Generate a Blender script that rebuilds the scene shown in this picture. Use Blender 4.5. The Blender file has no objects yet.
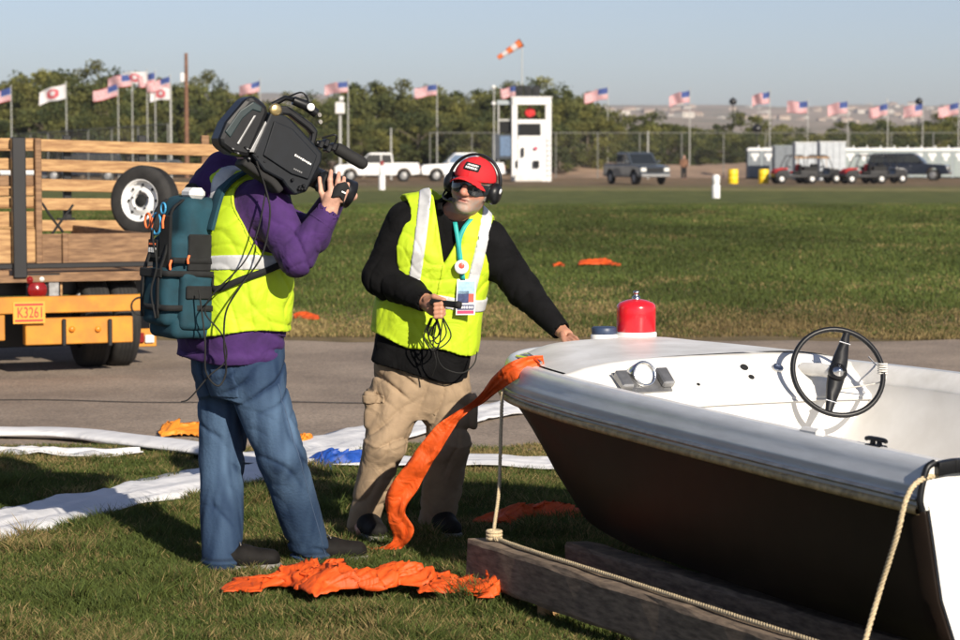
import bpy, math, random
import numpy as np
from mathutils import Vector, Matrix
rnd = random.Random(7)
RS = np.random.RandomState(11)
sc = bpy.context.scene
COL = sc.collection
# ---------------------------------------------------------------- camera
FPX, CH, HZ = 2400.0, 1.62, 157.0
PITCH = math.atan((320 - HZ) / FPX)
cd = bpy.data.cameras.new('camera'); cam = bpy.data.objects.new('camera', cd); COL.objects.link(cam)
cam.location = (0, 0, CH); cam.rotation_euler = (math.pi/2 - PITCH, 0, 0)
cd.sensor_width = 36; cd.lens = FPX/960*36; cd.clip_start = 0.1; cd.clip_end = 20000
cd.dof.use_dof = True; cd.dof.focus_distance = 9.6; cd.dof.aperture_fstop = 6.3
sc.camera = cam
# ---------------------------------------------------------------- sky and sun
AZ, EL = math.radians(27), math.radians(26)
SUNV = Vector((math.sin(AZ)*math.cos(EL), -math.cos(AZ)*math.cos(EL), math.sin(EL)))
w = bpy.data.worlds.new('World'); sc.world = w; w.use_nodes = True
nt = w.node_tree; bg = nt.nodes['Background']
sky = nt.nodes.new('ShaderNodeTexSky'); sky.sky_type = 'NISHITA'; sky.sun_disc = False
sky.sun_elevation = EL; sky.sun_rotation = math.pi - AZ
sky.air_density = 1.0; sky.dust_density = 1.2; sky.ozone_density = 4.0; sky.altitude = 1500
hs_ = nt.nodes.new('ShaderNodeHueSaturation'); hs_.inputs['Saturation'].default_value = .80; nt.links.new(sky.outputs[0], hs_.inputs['Color'])
tn = nt.nodes.new('ShaderNodeMix'); tn.data_type = 'RGBA'; tn.blend_type = 'MULTIPLY'; tn.inputs[0].default_value = 1; tn.inputs[7].default_value = (1.03, .965, 1.0, 1)
nt.links.new(hs_.outputs[0], tn.inputs[6]); nt.links.new(tn.outputs[2], bg.inputs[0]); bg.inputs[1].default_value = 0.068
sl = bpy.data.lights.new('sun', 'SUN'); so = bpy.data.objects.new('sun', sl); COL.objects.link(so)
sl.energy = 4.7; sl.angle = math.radians(0.53); sl.color = (1.0, 0.90, 0.76)
so.rotation_euler = SUNV.to_track_quat('Z', 'Y').to_euler()
sc.view_settings.view_transform = 'Standard'; sc.view_settings.look = 'None'
sc.view_settings.exposure = 0.6; sc.view_settings.gamma = 1.0
sc.render.engine = 'CYCLES'
# ---------------------------------------------------------------- placing
cP, sP = math.cos(PITCH), math.sin(PITCH)
def ray(px, py):
    a, b = (px-480)/FPX, (320-py)/FPX
    return np.array([a, cP + b*sP, -sP + b*cP])
def W(px, py, Y):                       # the point at depth Y seen at a photo pixel
    d = ray(px, py); return np.array([0, 0, CH]) + d*(Y/d[1])
def G(px, py, z=0.0):                   # the point on the level z seen at a photo pixel
    d = ray(px, py); return np.array([0, 0, CH]) + d*((z-CH)/d[2])
# ---------------------------------------------------------------- objects
def tag(o, label=None, cat=None, group=None, kind=None):
    if label: o['label'] = label
    if cat: o['category'] = cat
    if group: o['group'] = group
    if kind: o['kind'] = kind
    return o
def empty(name, loc=(0, 0, 0), label=None, cat=None, group=None):
    o = bpy.data.objects.new(name, None); COL.objects.link(o); o.location = tuple(loc); o.empty_display_size = .1
    return tag(o, label, cat, group)
def link(name, me, mats, parent=None, world=True):
    o = bpy.data.objects.new(name, me); COL.objects.link(o)
    if not isinstance(mats, (list, tuple)): mats = [mats]
    for m in mats: me.materials.append(M[m] if isinstance(m, str) else m)
    if parent:
        o.parent = parent
        if world:
            L = Vector((0, 0, 0)); p = parent
            while p: L += p.location; p = p.parent
            if parent.type == 'EMPTY': o.matrix_parent_inverse = Matrix.Translation(-L)
    return o
def tree_copy(o, parent=None):
    c = o.copy(); COL.objects.link(c); c.parent = parent
    if parent: c.matrix_parent_inverse = o.matrix_parent_inverse.copy()
    for ch in o.children: tree_copy(ch, c)
    return c
def mk(verts, faces, smooth=False, mi=None, name='m'):
    me = bpy.data.meshes.new(name)
    me.from_pydata([tuple(map(float, v)) for v in verts], [], [tuple(map(int, f)) for f in faces])
    if mi is not None: me.polygons.foreach_set('material_index', np.array(mi, dtype=np.int32))
    if smooth: me.polygons.foreach_set('use_smooth', np.ones(len(me.polygons), dtype=bool))
    me.update(); return me
def mk_np(V, F, smooth=True, col=None):
    V = np.asarray(V, np.float32); F = np.asarray(F, np.int32); n = F.shape[1]
    me = bpy.data.meshes.new('m'); me.vertices.add(len(V)); me.vertices.foreach_set('co', V.ravel())
    me.loops.add(F.size); me.loops.foreach_set('vertex_index', F.ravel())
    me.polygons.add(len(F)); me.polygons.foreach_set('loop_start', np.arange(0, F.size, n, dtype=np.int32))
    me.polygons.foreach_set('loop_total', np.full(len(F), n, np.int32))
    if smooth: me.polygons.foreach_set('use_smooth', np.ones(len(F), bool))
    me.update(calc_edges=True)
    if col is not None:
        a = me.color_attributes.new('Col', 'FLOAT_COLOR', 'POINT')
        c = np.ones((len(V), 4), np.float32); c[:, :3] = col; a.data.foreach_set('color', c.ravel())
    return me
def norm(v): v = np.asarray(v, float); return v/(np.linalg.norm(v)+1e-12)
def frame(fwd, up=(0, 0, 1)):
    f = norm(fwd); s = np.cross(f, up)
    if np.linalg.norm(s) < 1e-4: s = np.cross(f, (0, 1, 0))
    s = norm(s); return f, s, np.cross(s, f)
def spline(pts, n=8):
    P = [np.asarray(p, float) for p in pts]; P = [2*P[0]-P[1]] + P + [2*P[-1]-P[-2]]; out = []
    for i in range(1, len(P)-2):
        a, b, c, d = P[i-1:i+3]
        for k in range(n):
            t = k/n; out.append(.5*((2*b)+(c-a)*t+(2*a-5*b+4*c-d)*t*t+(3*b-a-3*c+d)*t**3))
    out.append(P[-2]); return np.array(out)
class MB:
    """collects shapes into one mesh"""
    def __init__(s): s.v = []; s.f = []; s.m = []; s.sm = []
    def add(s, v, f, m=0, smooth=False):
        n = len(s.v); s.v += [tuple(map(float, q)) for q in v]
        for q in f: s.f.append(tuple(int(i)+n for i in q)); s.m.append(m); s.sm.append(smooth)
        return s
    def box(s, c, d, R=None, m=0, taper=None, b=0):
        """c centre, d full sizes, R 3x3 rows = axes, b chamfer"""
        c = np.asarray(c, float); h = np.asarray(d, float)/2; R = np.eye(3) if R is None else np.asarray(R, float)
        if b <= 0:
            v = []
            for z in (-1, 1):
                tx, ty = (taper if taper and z > 0 else (1, 1))
                for x, y in ((-1, -1), (1, -1), (1, 1), (-1, 1)):
                    v.append(c + (x*h[0]*tx)*R[0] + (y*h[1]*ty)*R[1] + (z*h[2])*R[2])
            return s.add(v, [(3, 2, 1, 0), (4, 5, 6, 7), (0, 1, 5, 4), (1, 2, 6, 5), (2, 3, 7, 6), (3, 0, 4, 7)], m)
        v = []; idx = {}
        for sx in (-1, 1):
            for sy in (-1, 1):
                for sz in (-1, 1):
                    for ax in range(3):
                        q = [sx*(h[0]-b), sy*(h[1]-b), sz*(h[2]-b)]; q[ax] += (sx, sy, sz)[ax]*b
                        idx[(sx, sy, sz, ax)] = len(v); v.append(c + q[0]*R[0] + q[1]*R[1] + q[2]*R[2])
        f = []
        for ax in range(3):
            o = [(1, 2), (2, 0), (0, 1)][ax]
            for sg in (-1, 1):
                q = []
                for p, r in ((-1, -1), (1, -1), (1, 1), (-1, 1)):
                    k = [0, 0, 0]; k[ax] = sg; k[o[0]] = p; k[o[1]] = r; q.append(idx[(*k, ax)])
                f.append(q if sg > 0 else q[::-1])
        for ax in range(3):
            o1, o2 = [(1, 2), (2, 0), (0, 1)][ax]
            for p in (-1, 1):
                for r in (-1, 1):
                    def g(sg, w):
                        k = [0, 0, 0]; k[ax] = sg; k[o1] = p; k[o2] = r; return idx[(*k, w)]
                    q = [g(-1, o1), g(1, o1), g(1, o2), g(-1, o2)]
                    f.append(q if p*r < 0 else q[::-1])
        for sx in (-1, 1):
            for sy in (-1, 1):
                for sz in (-1, 1):
                    q = [idx[(sx, sy, sz, a)] for a in range(3)]; f.append(q if sx*sy*sz > 0 else q[::-1])
        return s.add(v, f, m)
    def tube(s, path, r, n=8, m=0, cap=True, smooth=True):
        P = [np.asarray(p, float) for p in path]; r = r if hasattr(r, '__len__') else [r]*len(P)
        v = []; up = np.array((0.137, .211, .97)); N = len(P); a = None
        for i, p in enumerate(P):
            t = norm(P[min(i+1, N-1)]-P[max(i-1, 0)])
            if a is None:
                a = np.cross(t, up)
                if np.linalg.norm(a) < .1: a = np.cross(t, (1, 0, 0))
            a = norm(a - t*np.dot(a, t)); b = np.cross(t, a)
            for k in range(n):
                an = 2*math.pi*k/n; v.append(p + r[i]*(math.cos(an)*a + math.sin(an)*b))
        f = [(i*n+k, i*n+(k+1) % n, (i+1)*n+(k+1) % n, (i+1)*n+k) for i in range(N-1) for k in range(n)]
        s.add(v, f, m, smooth)
        if cap:
            s.add(v[:n], [tuple(range(n))[::-1]], m); s.add(v[-n:], [tuple(range(n))], m)
        return s
    def lathe(s, c, prof, axis=(0, 0, 1), n=20, m=0, smooth=True, ref=None, cap=True):
        """prof: list of (radius, along)"""
        c = np.asarray(c, float); t = norm(axis); a = np.cross(t, ref if ref is not None else (0.13, .3, .9))
        if np.linalg.norm(a) < .1: a = np.cross(t, (1, 0, 0))
        a = norm(a); b = np.cross(t, a); v = []
        for (r, h) in prof:
            for k in range(n):
                an = 2*math.pi*k/n; v.append(c + h*t + r*(math.cos(an)*a + math.sin(an)*b))
        f = [(i*n+k, i*n+(k+1) % n, (i+1)*n+(k+1) % n, (i+1)*n+k) for i in range(len(prof)-1) for k in range(n)]
        s.add(v, f, m, smooth)
        if cap: s.add(v[:n], [tuple(range(n))[::-1]], m); s.add(v[-n:], [tuple(range(n))], m)
        return s
    def loft(s, rings, m=0, closed=True, cap=True, smooth=True):
        n = len(rings[0]); v = [p for r in rings for p in r]; f = []
        for i in range(len(rings)-1):
            for k in range(n if closed else n-1):
                f.append((i*n+k, i*n+(k+1) % n, (i+1)*n+(k+1) % n, (i+1)*n+k))
        s.add(v, f, m, smooth)
        if cap: s.add(rings[0], [tuple(range(n))[::-1]], m); s.add(rings[-1], [tuple(range(n))], m)
        return s
    def prism(s, poly, c, ax, ay, az, d, m=0, smooth=False):
        """poly in (ax, ay), extruded +-d/2 along az about c"""
        c = np.asarray(c, float); ax, ay, az = map(lambda q: np.asarray(q, float), (ax, ay, az)); n = len(poly)
        A = [c + x*ax + y*ay - az*d/2 for x, y in poly]; B = [c + x*ax + y*ay + az*d/2 for x, y in poly]
        f = [tuple(range(n))[::-1], tuple(range(n, 2*n))] + [(k, (k+1) % n, n+(k+1) % n, n+k) for k in range(n)]
        return s.add(A+B, f, m, smooth)
    def strip(s, path, wv, th=0.004, m=0, smooth=True):
        """flat band along path, wv half width vector(s)"""
        P = np.asarray(path, float); wv = np.asarray(wv, float)
        if wv.ndim == 1: wv = np.repeat(wv[None], len(P), 0)
        v = []
        for i in range(len(P)):
            t = norm(P[min(i+1, len(P)-1)]-P[max(i-1, 0)]); nn = norm(np.cross(t, wv[i]))*th/2
            v += [P[i]-wv[i]-nn, P[i]+wv[i]-nn, P[i]+wv[i]+nn, P[i]-wv[i]+nn]
        f = [(i*4+k, i*4+(k+1) % 4, i*4+4+(k+1) % 4, i*4+4+k) for i in range(len(P)-1) for k in range(4)]
        f += [(3, 2, 1, 0), tuple(len(v)-4+k for k in range(4))]
        return s.add(v, f, m, smooth)
    def mesh(s):
        me = mk(s.v, s.f, mi=s.m); me.polygons.foreach_set('use_smooth', np.array(s.sm, bool)); me.update(); return me
    def build(s, name, mats, parent=None, world=True, bevel=0, fix=True):
        me = s.mesh()
        if fix:
            import bmesh
            bm = bmesh.new(); bm.from_mesh(me); bmesh.ops.recalc_face_normals(bm, faces=bm.faces); bm.to_mesh(me); bm.free()
        o = link(name, me, mats, parent, world)
        if bevel:
            b = o.modifiers.new('bevel', 'BEVEL'); b.width = bevel; b.segments = 2; b.limit_method = 'ANGLE'
        return o
# ---------------------------------------------------------------- materials
M = {}
def mat(name, col, rough=.7, var=.15, scale=8., bump=0., bscale=None, metal=0., spec=.5, col2=None, detail=4, coat=0., sheen=0., stretch=None, trans=0., wr=None):
    m = bpy.data.materials.new(name); m.use_nodes = True; n = m.node_tree.nodes; L = m.node_tree.links
    b = n['Principled BSDF']; b.inputs['Roughness'].default_value = rough; b.inputs['Metallic'].default_value = metal
    b.inputs['Specular IOR Level'].default_value = spec; b.inputs['Coat Weight'].default_value = coat
    b.inputs['Sheen Weight'].default_value = sheen
    tc = n.new('ShaderNodeTexCoord'); src = tc.outputs['Object']
    if stretch:
        mp = n.new('ShaderNodeMapping'); mp.inputs['Scale'].default_value = stretch; L.new(src, mp.inputs[0]); src = mp.outputs[0]
    nz = n.new('ShaderNodeTexNoise'); nz.inputs['Scale'].default_value = scale; nz.inputs['Detail'].default_value = detail; nz.inputs['Roughness'].default_value = .6
    L.new(src, nz.inputs['Vector'])
    cr = n.new('ShaderNodeValToRGB'); c = np.array(col[:3]); c2 = np.array(col2[:3]) if col2 is not None else c*(1-var)
    c1 = c if col2 is not None else np.minimum(c*(1+var), 1)
    cr.color_ramp.elements[0].position = .36; cr.color_ramp.elements[1].position = .64
    cr.color_ramp.elements[0].color = (*c2, 1); cr.color_ramp.elements[1].color = (*c1, 1)
    L.new(nz.outputs[0], cr.inputs[0]); L.new(cr.outputs[0], b.inputs['Base Color'])
    if bump:
        n2 = n.new('ShaderNodeTexNoise'); n2.inputs['Scale'].default_value = bscale or scale*4; n2.inputs['Detail'].default_value = 5
        L.new(src, n2.inputs['Vector']); bp = n.new('ShaderNodeBump'); bp.inputs['Strength'].default_value = min(1, bump*20); bp.inputs['Distance'].default_value = bump
        L.new(n2.outputs[0], bp.inputs['Height']); L.new(bp.outputs[0], b.inputs['Normal'])
    if wr:                              # cloth creases: (scale, depth)
        q1 = n.new('ShaderNodeTexNoise'); q1.inputs['Scale'].default_value = wr[0]; q1.inputs['Detail'].default_value = 3; q1.inputs['Distortion'].default_value = 1.2; q1.inputs['Roughness'].default_value = .42
        L.new(src, q1.inputs['Vector']); b2 = n.new('ShaderNodeBump'); b2.inputs['Strength'].default_value = .7; b2.inputs['Distance'].default_value = wr[1]; L.new(q1.outputs[0], b2.inputs['Height'])
        if bump: L.new(bp.outputs[0], b2.inputs['Normal'])
        L.new(b2.outputs[0], b.inputs['Normal'])
    if trans:
        tr = n.new('ShaderNodeBsdfTranslucent'); L.new(cr.outputs[0], tr.inputs[0]); mx = n.new('ShaderNodeMixShader'); mx.inputs[0].default_value = trans
        L.new(b.outputs[0], mx.inputs[1]); L.new(tr.outputs[0], mx.inputs[2]); L.new(mx.outputs[0], n['Material Output'].inputs[0])
    M[name] = m; return m
def attr_mat(name, rough=.8, trans=0., spec=.3, weave=None):
    m = bpy.data.materials.new(name); m.use_nodes = True; n = m.node_tree.nodes; L = m.node_tree.links
    b = n['Principled BSDF']; b.inputs['Roughness'].default_value = rough; b.inputs['Specular IOR Level'].default_value = spec
    a = n.new('ShaderNodeVertexColor'); a.layer_name = 'Col'; L.new(a.outputs[0], b.inputs['Base Color'])
    if weave:
        t = n.new('ShaderNodeTexCoord'); nz = n.new('ShaderNodeTexNoise'); nz.inputs['Scale'].default_value = weave[0]; nz.inputs['Detail'].default_value = 4; L.new(t.outputs['Object'], nz.inputs['Vector'])
        bp = n.new('ShaderNodeBump'); bp.inputs['Strength'].default_value = .6; bp.inputs['Distance'].default_value = weave[1]; L.new(nz.outputs[0], bp.inputs['Height']); L.new(bp.outputs[0], b.inputs['Normal'])
    if trans:
        tr = n.new('ShaderNodeBsdfTranslucent'); L.new(a.outputs[0], tr.inputs[0]); mx = n.new('ShaderNodeMixShader'); mx.inputs[0].default_value = trans
        L.new(b.outputs[0], mx.inputs[1]); L.new(tr.outputs[0], mx.inputs[2]); L.new(mx.outputs[0], n['Material Output'].inputs[0])
    M[name] = m; return m
# ---------------------------------------------------------------- implicit solids (for people, bags, cloth)
def vnoise(P, seed=0):
    P = np.asarray(P, np.float64); i = np.floor(P).astype(np.int64); f = P-i; f = f*f*(3-2*f)
    def h(dx, dy, dz):
        n = ((i[:, 0]+dx)*374761393 + (i[:, 1]+dy)*668265263 + (i[:, 2]+dz)*1440662683 + seed*982451653) & 0xffffffff
        n = ((n ^ (n >> 13))*1274126177) & 0xffffffff; return ((n ^ (n >> 16)) & 0xffff)/65535.
    x, y, z = f.T
    a = (h(0,0,0)*(1-x)+h(1,0,0)*x)*(1-y)+(h(0,1,0)*(1-x)+h(1,1,0)*x)*y
    b = (h(0,0,1)*(1-x)+h(1,0,1)*x)*(1-y)+(h(0,1,1)*(1-x)+h(1,1,1)*x)*y
    return a*(1-z)+b*z
def ridge(P, seed=0): return 1-np.abs(2*vnoise(P, seed)-1)
def rc(P, a, b, ra, rb, w=None, s=1.):
    a = np.asarray(a, float); ba = np.asarray(b, float)-a; q = P-a
    h = np.clip(q@ba/(ba@ba), 0, 1); q = q-h[:, None]*ba
    if w is not None: w = norm(w); q = q-np.outer(q@w, w)*(1-1/s)
    return np.sqrt((q*q).sum(1))-(ra+(rb-ra)*h)
def ell(P, c, r, R=None):
    q = P-np.asarray(c, float)
    if R is not None: q = q@np.asarray(R).T
    r = np.asarray(r, float); k0 = np.sqrt(((q/r)**2).sum(1)); k1 = np.sqrt(((q/(r*r))**2).sum(1))+1e-9
    return k0*(k0-1)/k1
def sbox(P, c, h, R=None, rd=.01):
    q = P-np.asarray(c, float)
    if R is not None: q = q@np.asarray(R).T
    q = np.abs(q)-(np.asarray(h, float)-rd)
    return np.sqrt((np.maximum(q, 0)**2).sum(1))+np.minimum(q.max(1), 0)-rd
def torso(P, st, side, front, up=(0, 0, 1), pw=2.4):
    """st: list of (centre, half width, half depth) from low to high along up"""
    up = norm(up); t = P@up; ts = np.array([np.dot(s[0], up) for s in st])
    C = np.stack([np.interp(t, ts, [s[0][k] for s in st]) for k in range(3)], 1)
    hw = np.interp(t, ts, [s[1] for s in st]); hd = np.interp(t, ts, [s[2] for s in st])
    q = P-C; x = np.abs(q@norm(side))/hw; y = np.abs(q@norm(front))/hd
    d = ((x**pw+y**pw)**(1/pw)-1)*np.minimum(hw, hd)
    return np.maximum(d, np.maximum(ts[0]-t, t-ts[-1]))
def smin(a, b, k):
    h = np.clip(.5+.5*(b-a)/k, 0, 1); return b+(a-b)*h-k*h*(1-h)
def smax(a, b, k): return -smin(-a, -b, k)
def U(ds, k=.02):
    d = ds[0]
    for e in ds[1:]: d = smin(d, e, k)
    return d
def nets(fn, lo, hi, h):
    lo = np.asarray(lo, float); n = np.ceil((np.asarray(hi)-lo)/h).astype(int)+1; n = ((n+3)//4)*4+1
    B = 4; cn = (n-1)//B+1
    cg = np.stack(np.meshgrid(*[lo[k]+np.arange(cn[k])*h*B for k in range(3)], indexing='ij'), -1).reshape(-1, 3)
    cdv = fn(cg).reshape(cn)
    near = np.abs(cdv) < h*B*1.9+.012
    blk = np.zeros(cn-1, bool)
    for a in (0, 1):
        for b in (0, 1):
            for c in (0, 1): blk |= near[a:cn[0]-1+a, b:cn[1]-1+b, c:cn[2]-1+c]
    mk_ = np.zeros(n, bool); big = blk.repeat(B, 0).repeat(B, 1).repeat(B, 2)
    for a in (0, 1):
        for b in (0, 1):
            for c in (0, 1): mk_[a:n[0]-1+a, b:n[1]-1+b, c:n[2]-1+c] |= big
    D = np.where(cdv[:-1, :-1, :-1] < 0, -1., 1.).repeat(B, 0).repeat(B, 1).repeat(B, 2)
    F = np.ones(n, np.float32); F[:-1, :-1, :-1] = D
    idx = np.argwhere(mk_)
    F[mk_] = fn(lo+idx*h)
    s = F < 0
    cor = [(a, b, c) for a in (0, 1) for b in (0, 1) for c in (0, 1)]
    cnt = np.zeros(n-1, np.int8)
    for a, b, c in cor: cnt += s[a:n[0]-1+a, b:n[1]-1+b, c:n[2]-1+c]
    act = (cnt > 0) & (cnt < 8); ci = np.argwhere(act); vid = np.full(n-1, -1, np.int64); vid[act] = np.arange(len(ci))
    acc = np.zeros((len(ci), 3)); num = np.zeros(len(ci))
    val = {k: F[ci[:, 0]+k[0], ci[:, 1]+k[1], ci[:, 2]+k[2]] for k in cor}
    for a in cor:
        for ax in range(3):
            if a[ax] == 0:
                b = list(a); b[ax] = 1; va, vb = val[a], val[tuple(b)]; x = (va < 0) != (vb < 0)
                t = va/(va-vb+1e-12); p = np.tile(np.array(a, float), (len(ci), 1)); p[:, ax] += t
                acc[x] += p[x]; num += x
    V = lo+(ci+acc/num[:, None])*h
    Q = []
    for ax in range(3):
        o1, o2 = (ax+1) % 3, (ax+2) % 3
        sl0 = [slice(None)]*3; sl1 = [slice(None)]*3; sl0[ax] = slice(0, n[ax]-1); sl1[ax] = slice(1, n[ax])
        ch = s[tuple(sl0)] != s[tuple(sl1)]; e = np.argwhere(ch)
        e = e[(e[:, o1] > 0) & (e[:, o2] > 0) & (e[:, o1] < n[o1]-1) & (e[:, o2] < n[o2]-1)]
        sg = s[tuple(e.T)]
        def vv(d1, d2):
            k = e.copy(); k[:, o1] -= d1; k[:, o2] -= d2; return vid[tuple(k.T)]
        q = np.stack([vv(1, 1), vv(0, 1), vv(0, 0), vv(1, 0)], 1); q[~sg] = q[~sg][:, ::-1]
        Q.append(q)
    Q = np.concatenate(Q); Q = Q[(Q >= 0).all(1)]
    # relax a little along the surface, then project to the level set
    for it in range(2):
        A = np.zeros_like(V); N = np.zeros(len(V))
        for k in range(4):
            np.add.at(A, Q[:, k], V[Q[:, (k+1) % 4]]); np.add.at(N, Q[:, k], 1)
        V = V*.5+.5*A/np.maximum(N, 1)[:, None]
        if it == 0: continue
        d = fn(V); e = h*.3
        g = np.stack([fn(V+np.eye(3)[k]*e)-d for k in range(3)], 1)/e
        V = V-np.clip(d, -h, h)[:, None]*g/np.maximum((g*g).sum(1), .2)[:, None]
    return V, Q
def crease(P, d, wl, seed, sharp=3., warp=.6, wf=7.):
    """narrow grooves across direction d, 0..1"""
    s = (P@norm(d))/wl+warp*(vnoise(P*wf, seed)-.5)*2
    m = np.clip((vnoise(P*wf*.8, seed+50)-.36)*3.5, 0, 1); return (1-np.abs(np.sin(math.pi*s)))**sharp*m
def solid(name, fn, lo, hi, h, m, parent=None, colfn=None):
    V, Q = nets(fn, lo, hi, h)
    return link(name, mk_np(V, Q, True, colfn(V) if colfn else None), m, parent)
# ---------------------------------------------------------------- palette
mat('jeans', (.042,.080,.150), .85, scale=4, col2=(.017,.037,.080), bump=.0015, bscale=220, sheen=.1, wr=(10, .016))
mat('purple', (.046,.014,.098), .9, .22, 12, bump=.001, bscale=160, wr=(8, .022))
mat('black_knit', (.0055,.0055,.006), .95, .3, 12, bump=.001, bscale=180, spec=.12, wr=(8, .022))
mat('hivis', (.46,.63,.014), .7, .06, 5, bump=.0012, bscale=60, wr=(7, .022))
mat('reflect', (.50,.51,.52), .42, .1, 20, spec=.6, bump=.0005, bscale=200)
mat('khaki', (.285,.205,.13), .9, .14, 9, bump=.0012, bscale=120, wr=(10, .018))
mat('skin', (.52,.29,.21), .55, .16, 45, spec=.4)
mat('skin_dark', (.40,.21,.155), .55, .1, 40)
mat('beard', (.42,.33,.28), .9, .35, 170, bump=.003, bscale=260)
mat('grey_hair', (.20,.17,.15), .8, .3, 120, bump=.003, bscale=260)
mat('teal', (.005,.042,.062), .85, .2, 14, bump=.001, bscale=190)
mat('dark_cloth', (.008,.0085,.009), .9, .3, 20, bump=.001, bscale=150)
mat('black_plastic', (.008,.0085,.010), .4, .2, 30, spec=.35, bump=.0004, bscale=300)
mat('camera_grey', (.006,.008,.0115), .45, .15, 20, spec=.3, bump=.0004, bscale=400)
mat('camera_teal', (.012,.026,.029), .45, .15, 20)
mat('rubber', (.010,.010,.010), .8, .25, 20, bump=.001, bscale=80)
mat('tyre', (.021,.020,.019), .85, .3, 10, bump=.001, bscale=60)
mat('chrome', (.62,.62,.62), .16, .06, 20, metal=1.)
mat('steel', (.30,.30,.30), .42, .2, 20, metal=.8, bump=.0006)
mat('lens_glass', (.01,.012,.02), .05, .1, 5, spec=.8)
mat('red_cap', (.58,.012,.018), .8, .1, 30, bump=.0006, bscale=260)
mat('orange_cloth', (.74,.098,.010), .62, .12, 9, bump=.002, bscale=28, trans=.15, wr=(14, .020))
mat('orange_amber', (.72,.24,.02), .6, .12, 9, bump=.002, bscale=28)
mat('white_cloth', (.66,.66,.67), .7, .06, 6, bump=.003, bscale=14, wr=(5, .02))
mat('blue_cloth', (.012,.07,.36), .6, .15, 9, bump=.002, bscale=28)
mat('gelcoat', (.82,.81,.785), .4, .04, 5, spec=.35, col2=(.64,.625,.585), bump=.0004, bscale=40)
mat('gelcoat_dull', (.70,.69,.665), .5, .1, 5, col2=(.62,.605,.575), bump=.001, bscale=60)
mat('band', (.56,.585,.61), .32, .1, 6, spec=.6, col2=(.48,.50,.52), stretch=(1, 1, 9), bump=.0006, bscale=18)
mat('hull', (.011,.0065,.0045), .5, .3, 5, spec=.25, bump=.0008, bscale=30)
mat('gold_rail', (.40,.29,.14), .5, .35, 30, bump=.001, bscale=100)
mat('red_paint', (.62,.012,.022), .22, .05, 9, coat=.3)
mat('navy_plastic', (.03,.05,.10), .45, .1, 20)
mat('rope', (.50,.40,.25), .9, .3, 200, bump=.003, bscale=300)
mat('white_string', (.62,.60,.55), .9, .2, 90)
mat('old_timber', (.225,.165,.115), .9, scale=14, col2=(.10,.072,.05), bump=.006, bscale=26, stretch=(1, 1, 5))
mat('pale_timber', (.38,.29,.18), .9, scale=12, col2=(.27,.19,.11), bump=.004, bscale=40)
mat('slat_wood', (.47,.285,.125), .75, scale=5, col2=(.26,.135,.055), bump=.002, bscale=30, stretch=(1, 1, 7))
mat('slat_brown', (.26,.15,.075), .75, scale=6, col2=(.13,.068,.033), bump=.002, bscale=30, stretch=(1, 1, 6))
mat('yellow_paint', (.60,.245,.015), .65, scale=5, col2=(.42,.17,.02), bump=.001, bscale=40)
mat('plate_yellow', (.72,.30,.03), .5, .05, 9)
mat('plate_red', (.45,.02,.02), .5, .05, 9)
mat('tail_red', (.20,.008,.008), .2, .1, 30)
mat('white_paint', (.74,.74,.73), .4, .06, 6)
mat('offwhite', (.62,.61,.58), .6, .1, 5, bump=.001, bscale=20)
mat('grey_paint', (.045,.055,.068), .3, .1, 6, coat=.4)
mat('navy_paint', (.010,.014,.026), .22, .1, 6, coat=.6)
mat('black_paint', (.012,.012,.013), .35, .1, 6)
mat('car_glass', (.018,.022,.026), .06, .1, 6, spec=.8)
mat('blue_glass', (.10,.16,.26), .08, .2, 6, spec=.8)
mat('lamp_lens', (.70,.70,.66), .15, .1, 40, spec=.8)
mat('amber', (.75,.22,.02), .3, .1, 9)
mat('yellow_plastic', (.82,.56,.012), .5, .06, 9)
mat('loo_grey', (.30,.34,.36), .6, .06, 6)
mat('loo_dark', (.155,.175,.195), .6, .08, 6)
mat('loo_green', (.25,.29,.285), .6, .06, 6)
mat('loo_white', (.68,.68,.67), .6, .05, 6)
mat('flag_red', (.60,.10,.12), .8, .08, 6, trans=.3)
mat('flag_white', (.72,.70,.70), .8, .04, 6, trans=.3)
mat('flag_blue', (.055,.09,.28), .8, .1, 6, trans=.3)
mat('sock_orange', (.78,.20,.06), .8, .08, 6, trans=.3)
mat('pole_grey', (.40,.40,.38), .5, .1, 6)
mat('pole_wood', (.17,.085,.05), .9, .25, 4, bump=.004, bscale=14)
mat('bark', (.12,.095,.072), .95, .3, 4, bump=.01, bscale=10)
mat('fence_grey', (.17,.17,.155), .7, .1, 6)
mat('house_wall', (.44,.35,.28), .9, .2, .05)
mat('house_white', (.52,.48,.43), .9, .1, .05)
mat('house_roof', (.30,.21,.17), .9, .25, .05)
mat('window_dark', (.03,.035,.045), .2, .1, 1)
mat('teal_ribbon', (.02,.36,.33), .6, .1, 30)
mat('badge_white', (.74,.74,.74), .4, .03, 30)
mat('badge_navy', (.035,.05,.13), .4, .3, 60)
mat('badge_sky', (.32,.50,.66), .4, .15, 60)
mat('badge_pink', (.62,.05,.13), .4, .1, 60)
mat('badge_red', (.62,.10,.07), .4, .1, 60)
mat('red_jacket', (.52,.025,.025), .8, .1, 20)
mat('bright_orange', (.9,.18,.05), .6, .1, 20)
mat('sky_blue', (.05,.30,.55), .5, .1, 20)
mat('gold_disc', (.55,.42,.20), .3, .1, 20, metal=.8)
mat('shoe_dark', (.008,.007,.0065), .75, .3, 30, spec=.2, bump=.001, bscale=120)
mat('shoe_grey', (.20,.20,.20), .6, .2, 40)
mat('shoe_sole', (.20,.19,.175), .7, .2, 40)
attr_mat('skin_tone', .5, 0., .4); attr_mat('denim', .85, 0., .2, (90, .004)); attr_mat('canvas', .9, 0., .2, (90, .003)); attr_mat('grass', .75, .35); attr_mat('leaf', .75, .3)
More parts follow.
